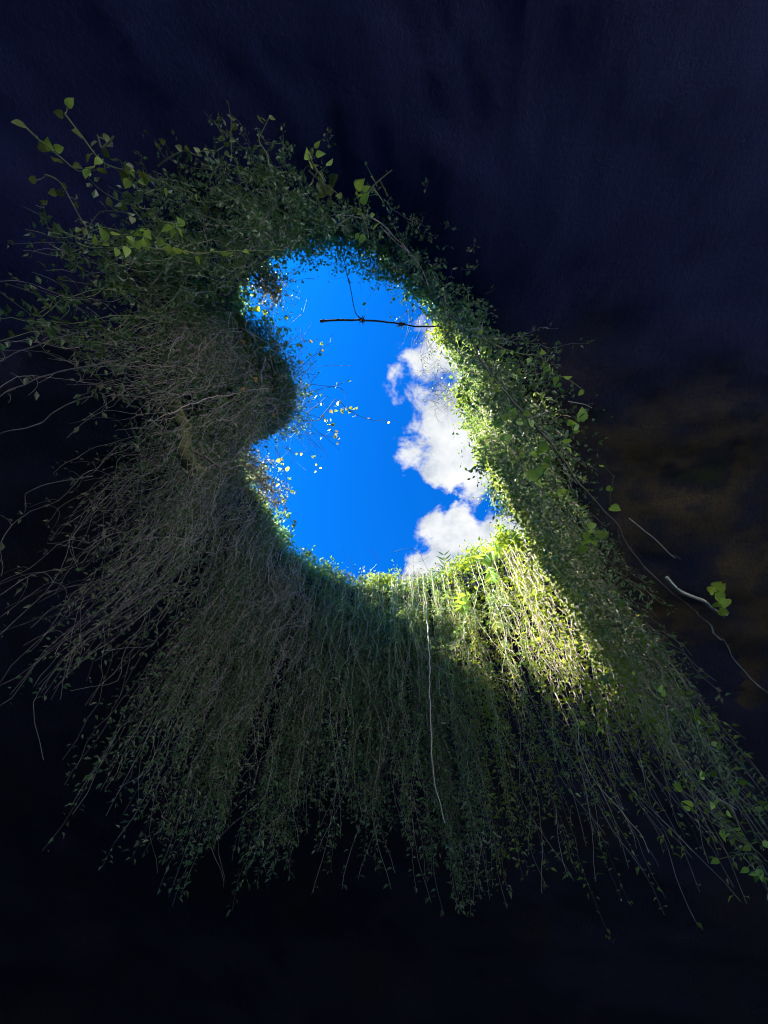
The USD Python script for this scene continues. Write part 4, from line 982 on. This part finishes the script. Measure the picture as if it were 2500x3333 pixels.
def shrub(label, pos, rad_, hgt, n, mat, L=0.05, name="shrub", seed=0, wid=0.55):
    r = np.random.default_rng(500 + seed)
    o = thing(name, label, "shrub", at=pos)
    ends = []
    st_ = []
    for k in range(26):
        a = r.uniform(0, 6.28); e = r.uniform(0.25, 1.45)
        d = np.array([math.cos(a) * math.cos(e) * rad_, math.sin(a) * math.cos(e) * rad_, math.sin(e) * hgt]) * r.uniform(0.6, 1.1)
        u = np.linspace(0, 1, 8)[:, None]
        st_.append(np.asarray(pos) + d * u + np.array([0, 0, -0.12]) * u ** 2 + 0.06 * (r.normal(size=3)) * u * (1 - u))
        ends.append(d)
    st_ = np.array(st_)
    part(o, "branches", tubes(st_, np.linspace(0.005, 0.0012, 8)[None], 4), STEM, smooth=True, kind="stuff", at=pos)
    b = st_[r.integers(0, 26, n), np.clip((8 * r.beta(2.2, 1.2, n)).astype(int), 1, 7)] + 0.075 * r.normal(size=(n, 3)) * [1, 1, 0.8]
    D = r.normal(size=(n, 3)) + [0, 0, -0.1]
    N_ = r.normal(size=(n, 3)) * 0.6 + [0, 0, 1]
    part(o, "leaves", small_leaves(b, D, N_, L * np.clip(r.normal(1, .3, n), .4, 1.7), wid), mat, kind="stuff", at=pos)


def rim_at(px, py, s, dz=0.0):
    t = theta_of_pixel(px, py)
    return np.array([*place(t, s), over(max(s, 0)) + dz])


for k, (lab, px, py, s, rr, hh, n, mat, L) in enumerate([
        ("sunlit yellow green bush at the right end of the bottom rim", 1660, 1790, 0.10, 0.50, 0.45, 2600, IVY_SUNLIT, 0.055),
        ("bright low bush on the bottom rim left of the ferns", 1545, 1850, 0.05, 0.40, 0.28, 1700, IVY_SUNLIT, 0.05),
        ("bright leafy mound in the corner beside the shaded strip", 1760, 1715, 0.12, 0.32, 0.30, 1300, IVY_SUNLIT, 0.055),
        ("yellow sunlit mound in the middle of the bottom rim", 1250, 1915, 0.10, 0.45, 0.30, 2000, IVY_SUNLIT, 0.045),
        ("small brown peaked shrub behind the yellow mound", 1205, 1900, 0.35, 0.22, 0.50, 700, IVY_DRY, 0.04),
        ("dry whitish brush on the bottom rim under the small cloud", 1340, 1905, 0.25, 0.45, 0.35, 800, IVY_DRY, 0.035),
        ("green low shrub on the rim left of the yellow mound", 1060, 1880, 0.10, 0.45, 0.22, 1200, IVY, 0.045),
        ("leafy shrub added above the left corner of the rim to cast shade", 905, 1790, 0.85, 0.75, 1.55, 5000, IVY, 0.08),  # this and the next four shrubs are added to block the sun
        ("broad shrub added above the left rim to cast shade", 815, 1640, 0.95, 0.85, 1.7, 5500, IVY, 0.08),
        ("dense shrub added above the lower left rim to cast shade", 1010, 1870, 0.75, 0.7, 0.95, 3500, IVY, 0.07),
        ("open shrub added above the upper side of the dark bulge to cast shade", 830, 1160, 1.15, 0.55, 1.35, 2600, IVY, 0.07),
        ("open shrub added above the upper left rim to cast shade", 850, 890, 0.75, 0.7, 1.35, 4000, IVY, 0.07),
        ("glowing leaf clump on the middle of the right edge", 1515, 1300, -0.02, 0.30, 0.30, 1100, IVY_SUNLIT, 0.05),
        ("glowing leaf clump on the upper part of the right edge", 1460, 1090, -0.02, 0.26, 0.28, 900, IVY_SUNLIT, 0.05),
        ("glowing leaf clump on the lower part of the right edge", 1590, 1490, -0.02, 0.28, 0.28, 1000, IVY_SUNLIT, 0.05)]):
    shrub(lab, rim_at(px, py, s, 0.0), rr, hh, n, mat, L, seed=k)


# lacy sprays of fine twigs and leaves where the sky shines through the fringe
def lace(label, pts, width, ntw, nleaf, mat, L, seed, z=HZ, name="lacy_creeper"):
    r = np.random.default_rng(700 + seed)
    c = np.array([at_z(x, y, z) for x, y in pts])
    o = thing(name, label, "creeper", kind="stuff")
    t = r.uniform(0, len(c) - 1, ntw); i = np.minimum(t.astype(int), len(c) - 2); f = (t - i)[:, None]
    b = c[i] * (1 - f) + c[i + 1] * f + width * 0.45 * r.normal(size=(ntw, 3)) * [1, 1, 0.9]
    d = unit(r.normal(size=(ntw, 3)) * [1, 1, 0.6]) * r.uniform(0.12, 0.4, (ntw, 1))
    u = np.linspace(0, 1, 7)[None, :, None]
    T = b[:, None] + d[:, None] * u + np.array([0, 0, -0.08]) * u ** 2 + 0.05 * r.normal(size=(ntw, 1, 3)) * u * (1 - u) * 3
    part(o, "twigs", tubes(T, np.linspace(0.0022, 0.0009, 7)[None]), DARKTWIG, kind="stuff")
    k = r.integers(0, ntw, nleaf)
    q_ = T[k, r.integers(0, 7, nleaf)] + 0.02 * r.normal(size=(nleaf, 3))
    part(o, "leaves", small_leaves(q_, r.normal(size=(nleaf, 3)) + [0, 0, -.3], r.normal(size=(nleaf, 3)) * .8 + [0, 0, 1], L * np.clip(r.normal(1, .3, nleaf), .4, 1.7), 0.6), mat, kind="stuff")


D_ = lambda pts: [(x * K_, y * K_) for x, y in pts]
r_ = np.random.default_rng(77)
o = thing("ivy_clump", "dark rounded clump of ivy and twigs bulging into the left side of the sky", "ivy", kind="stuff")
nb = 9000
c_ = [at_z(x * K_, y * K_, HZ - 0.12) for x, y in ((560, 775), (580, 815), (592, 850), (585, 885), (560, 905), (545, 840))]
k_ = r_.integers(0, len(c_), nb)
b_ = np.array(c_)[k_] + unit(r_.normal(size=(nb, 3))) * [0.30, 0.30, 0.26] * r_.uniform(0.55, 1.0, (nb, 1)) ** 0.5
part(o, "leaves", small_leaves(b_, r_.normal(size=(nb, 3)) + [0, 0, -0.3], r_.normal(size=(nb, 3)) * 0.7 + [0, 0, 1], 0.042 * np.clip(r_.normal(1, .35, nb), .4, 1.9), 0.6), IVY, kind="stuff")
i_ = r_.integers(0, len(c_), 260)
T_ = np.array(c_)[i_][:, None] + r_.normal(size=(260, 1, 3)) * 0.2 + r_.normal(size=(260, 1, 3)) * np.linspace(-0.25, 0.25, 8)[None, :, None] + 0.03 * r_.normal(size=(260, 8, 3)) + np.array([0, 0, -0.12])
part(o, "twigs", tubes(T_, np.full((1, 8), 0.0025)), STEM, kind="stuff")
lace("lacy creeper with pale light shining through at the upper left of the sky", D_([(560, 600), (585, 610), (600, 640)]), 0.16, 150, 1500, IVY_DRY, 0.032, 0)
lace("lacy fringe of leaves below the yellow leaves at the upper left", D_([(515, 690), (560, 700), (600, 750)]), 0.14, 130, 1300, IVY, 0.034, 1)
lace("lacy fringe of twigs along the tip of the dark bulge", D_([(595, 765), (622, 810), (632, 860), (625, 905), (600, 930)]), 0.15, 260, 2000, IVY, 0.034, 2)
lace("lacy curtain of coloured leaves in the lower left gap of the sky", D_([(530, 975), (550, 1010), (575, 1050), (590, 1085)]), 0.20, 260, 2000, IVY_DRY, 0.034, 3)
lace("fringe of small dark leaves along the top of the sky", D_([(640, 545), (690, 525), (740, 520), (800, 545), (850, 580), (885, 620)]), 0.13, 240, 1900, IVY, 0.036, 4)
lace("dark hanging twig fringe inside the top right of the sky", D_([(750, 560), (790, 585), (830, 590), (860, 600)]), 0.10, 60, 420, IVY, 0.036, 5)
lace("fine bare twigs before the white cloud at the right edge", D_([(900, 660), (935, 770), (960, 830), (950, 870)]), 0.18, 150, 240, OLIVE, 0.022, 6)
lace("lacy dark leaves before the sky in the right corner", D_([(1060, 1040), (1090, 1080), (1130, 1115)]), 0.12, 110, 900, IVY, 0.04, 7)
lace("fine weeds and grass tips along the bottom rim", D_([(700, 1245), (790, 1250), (860, 1255), (920, 1250), (980, 1220)]), 0.10, 220, 900, IVY_DRY, 0.03, 8, z=HZ + 0.3)
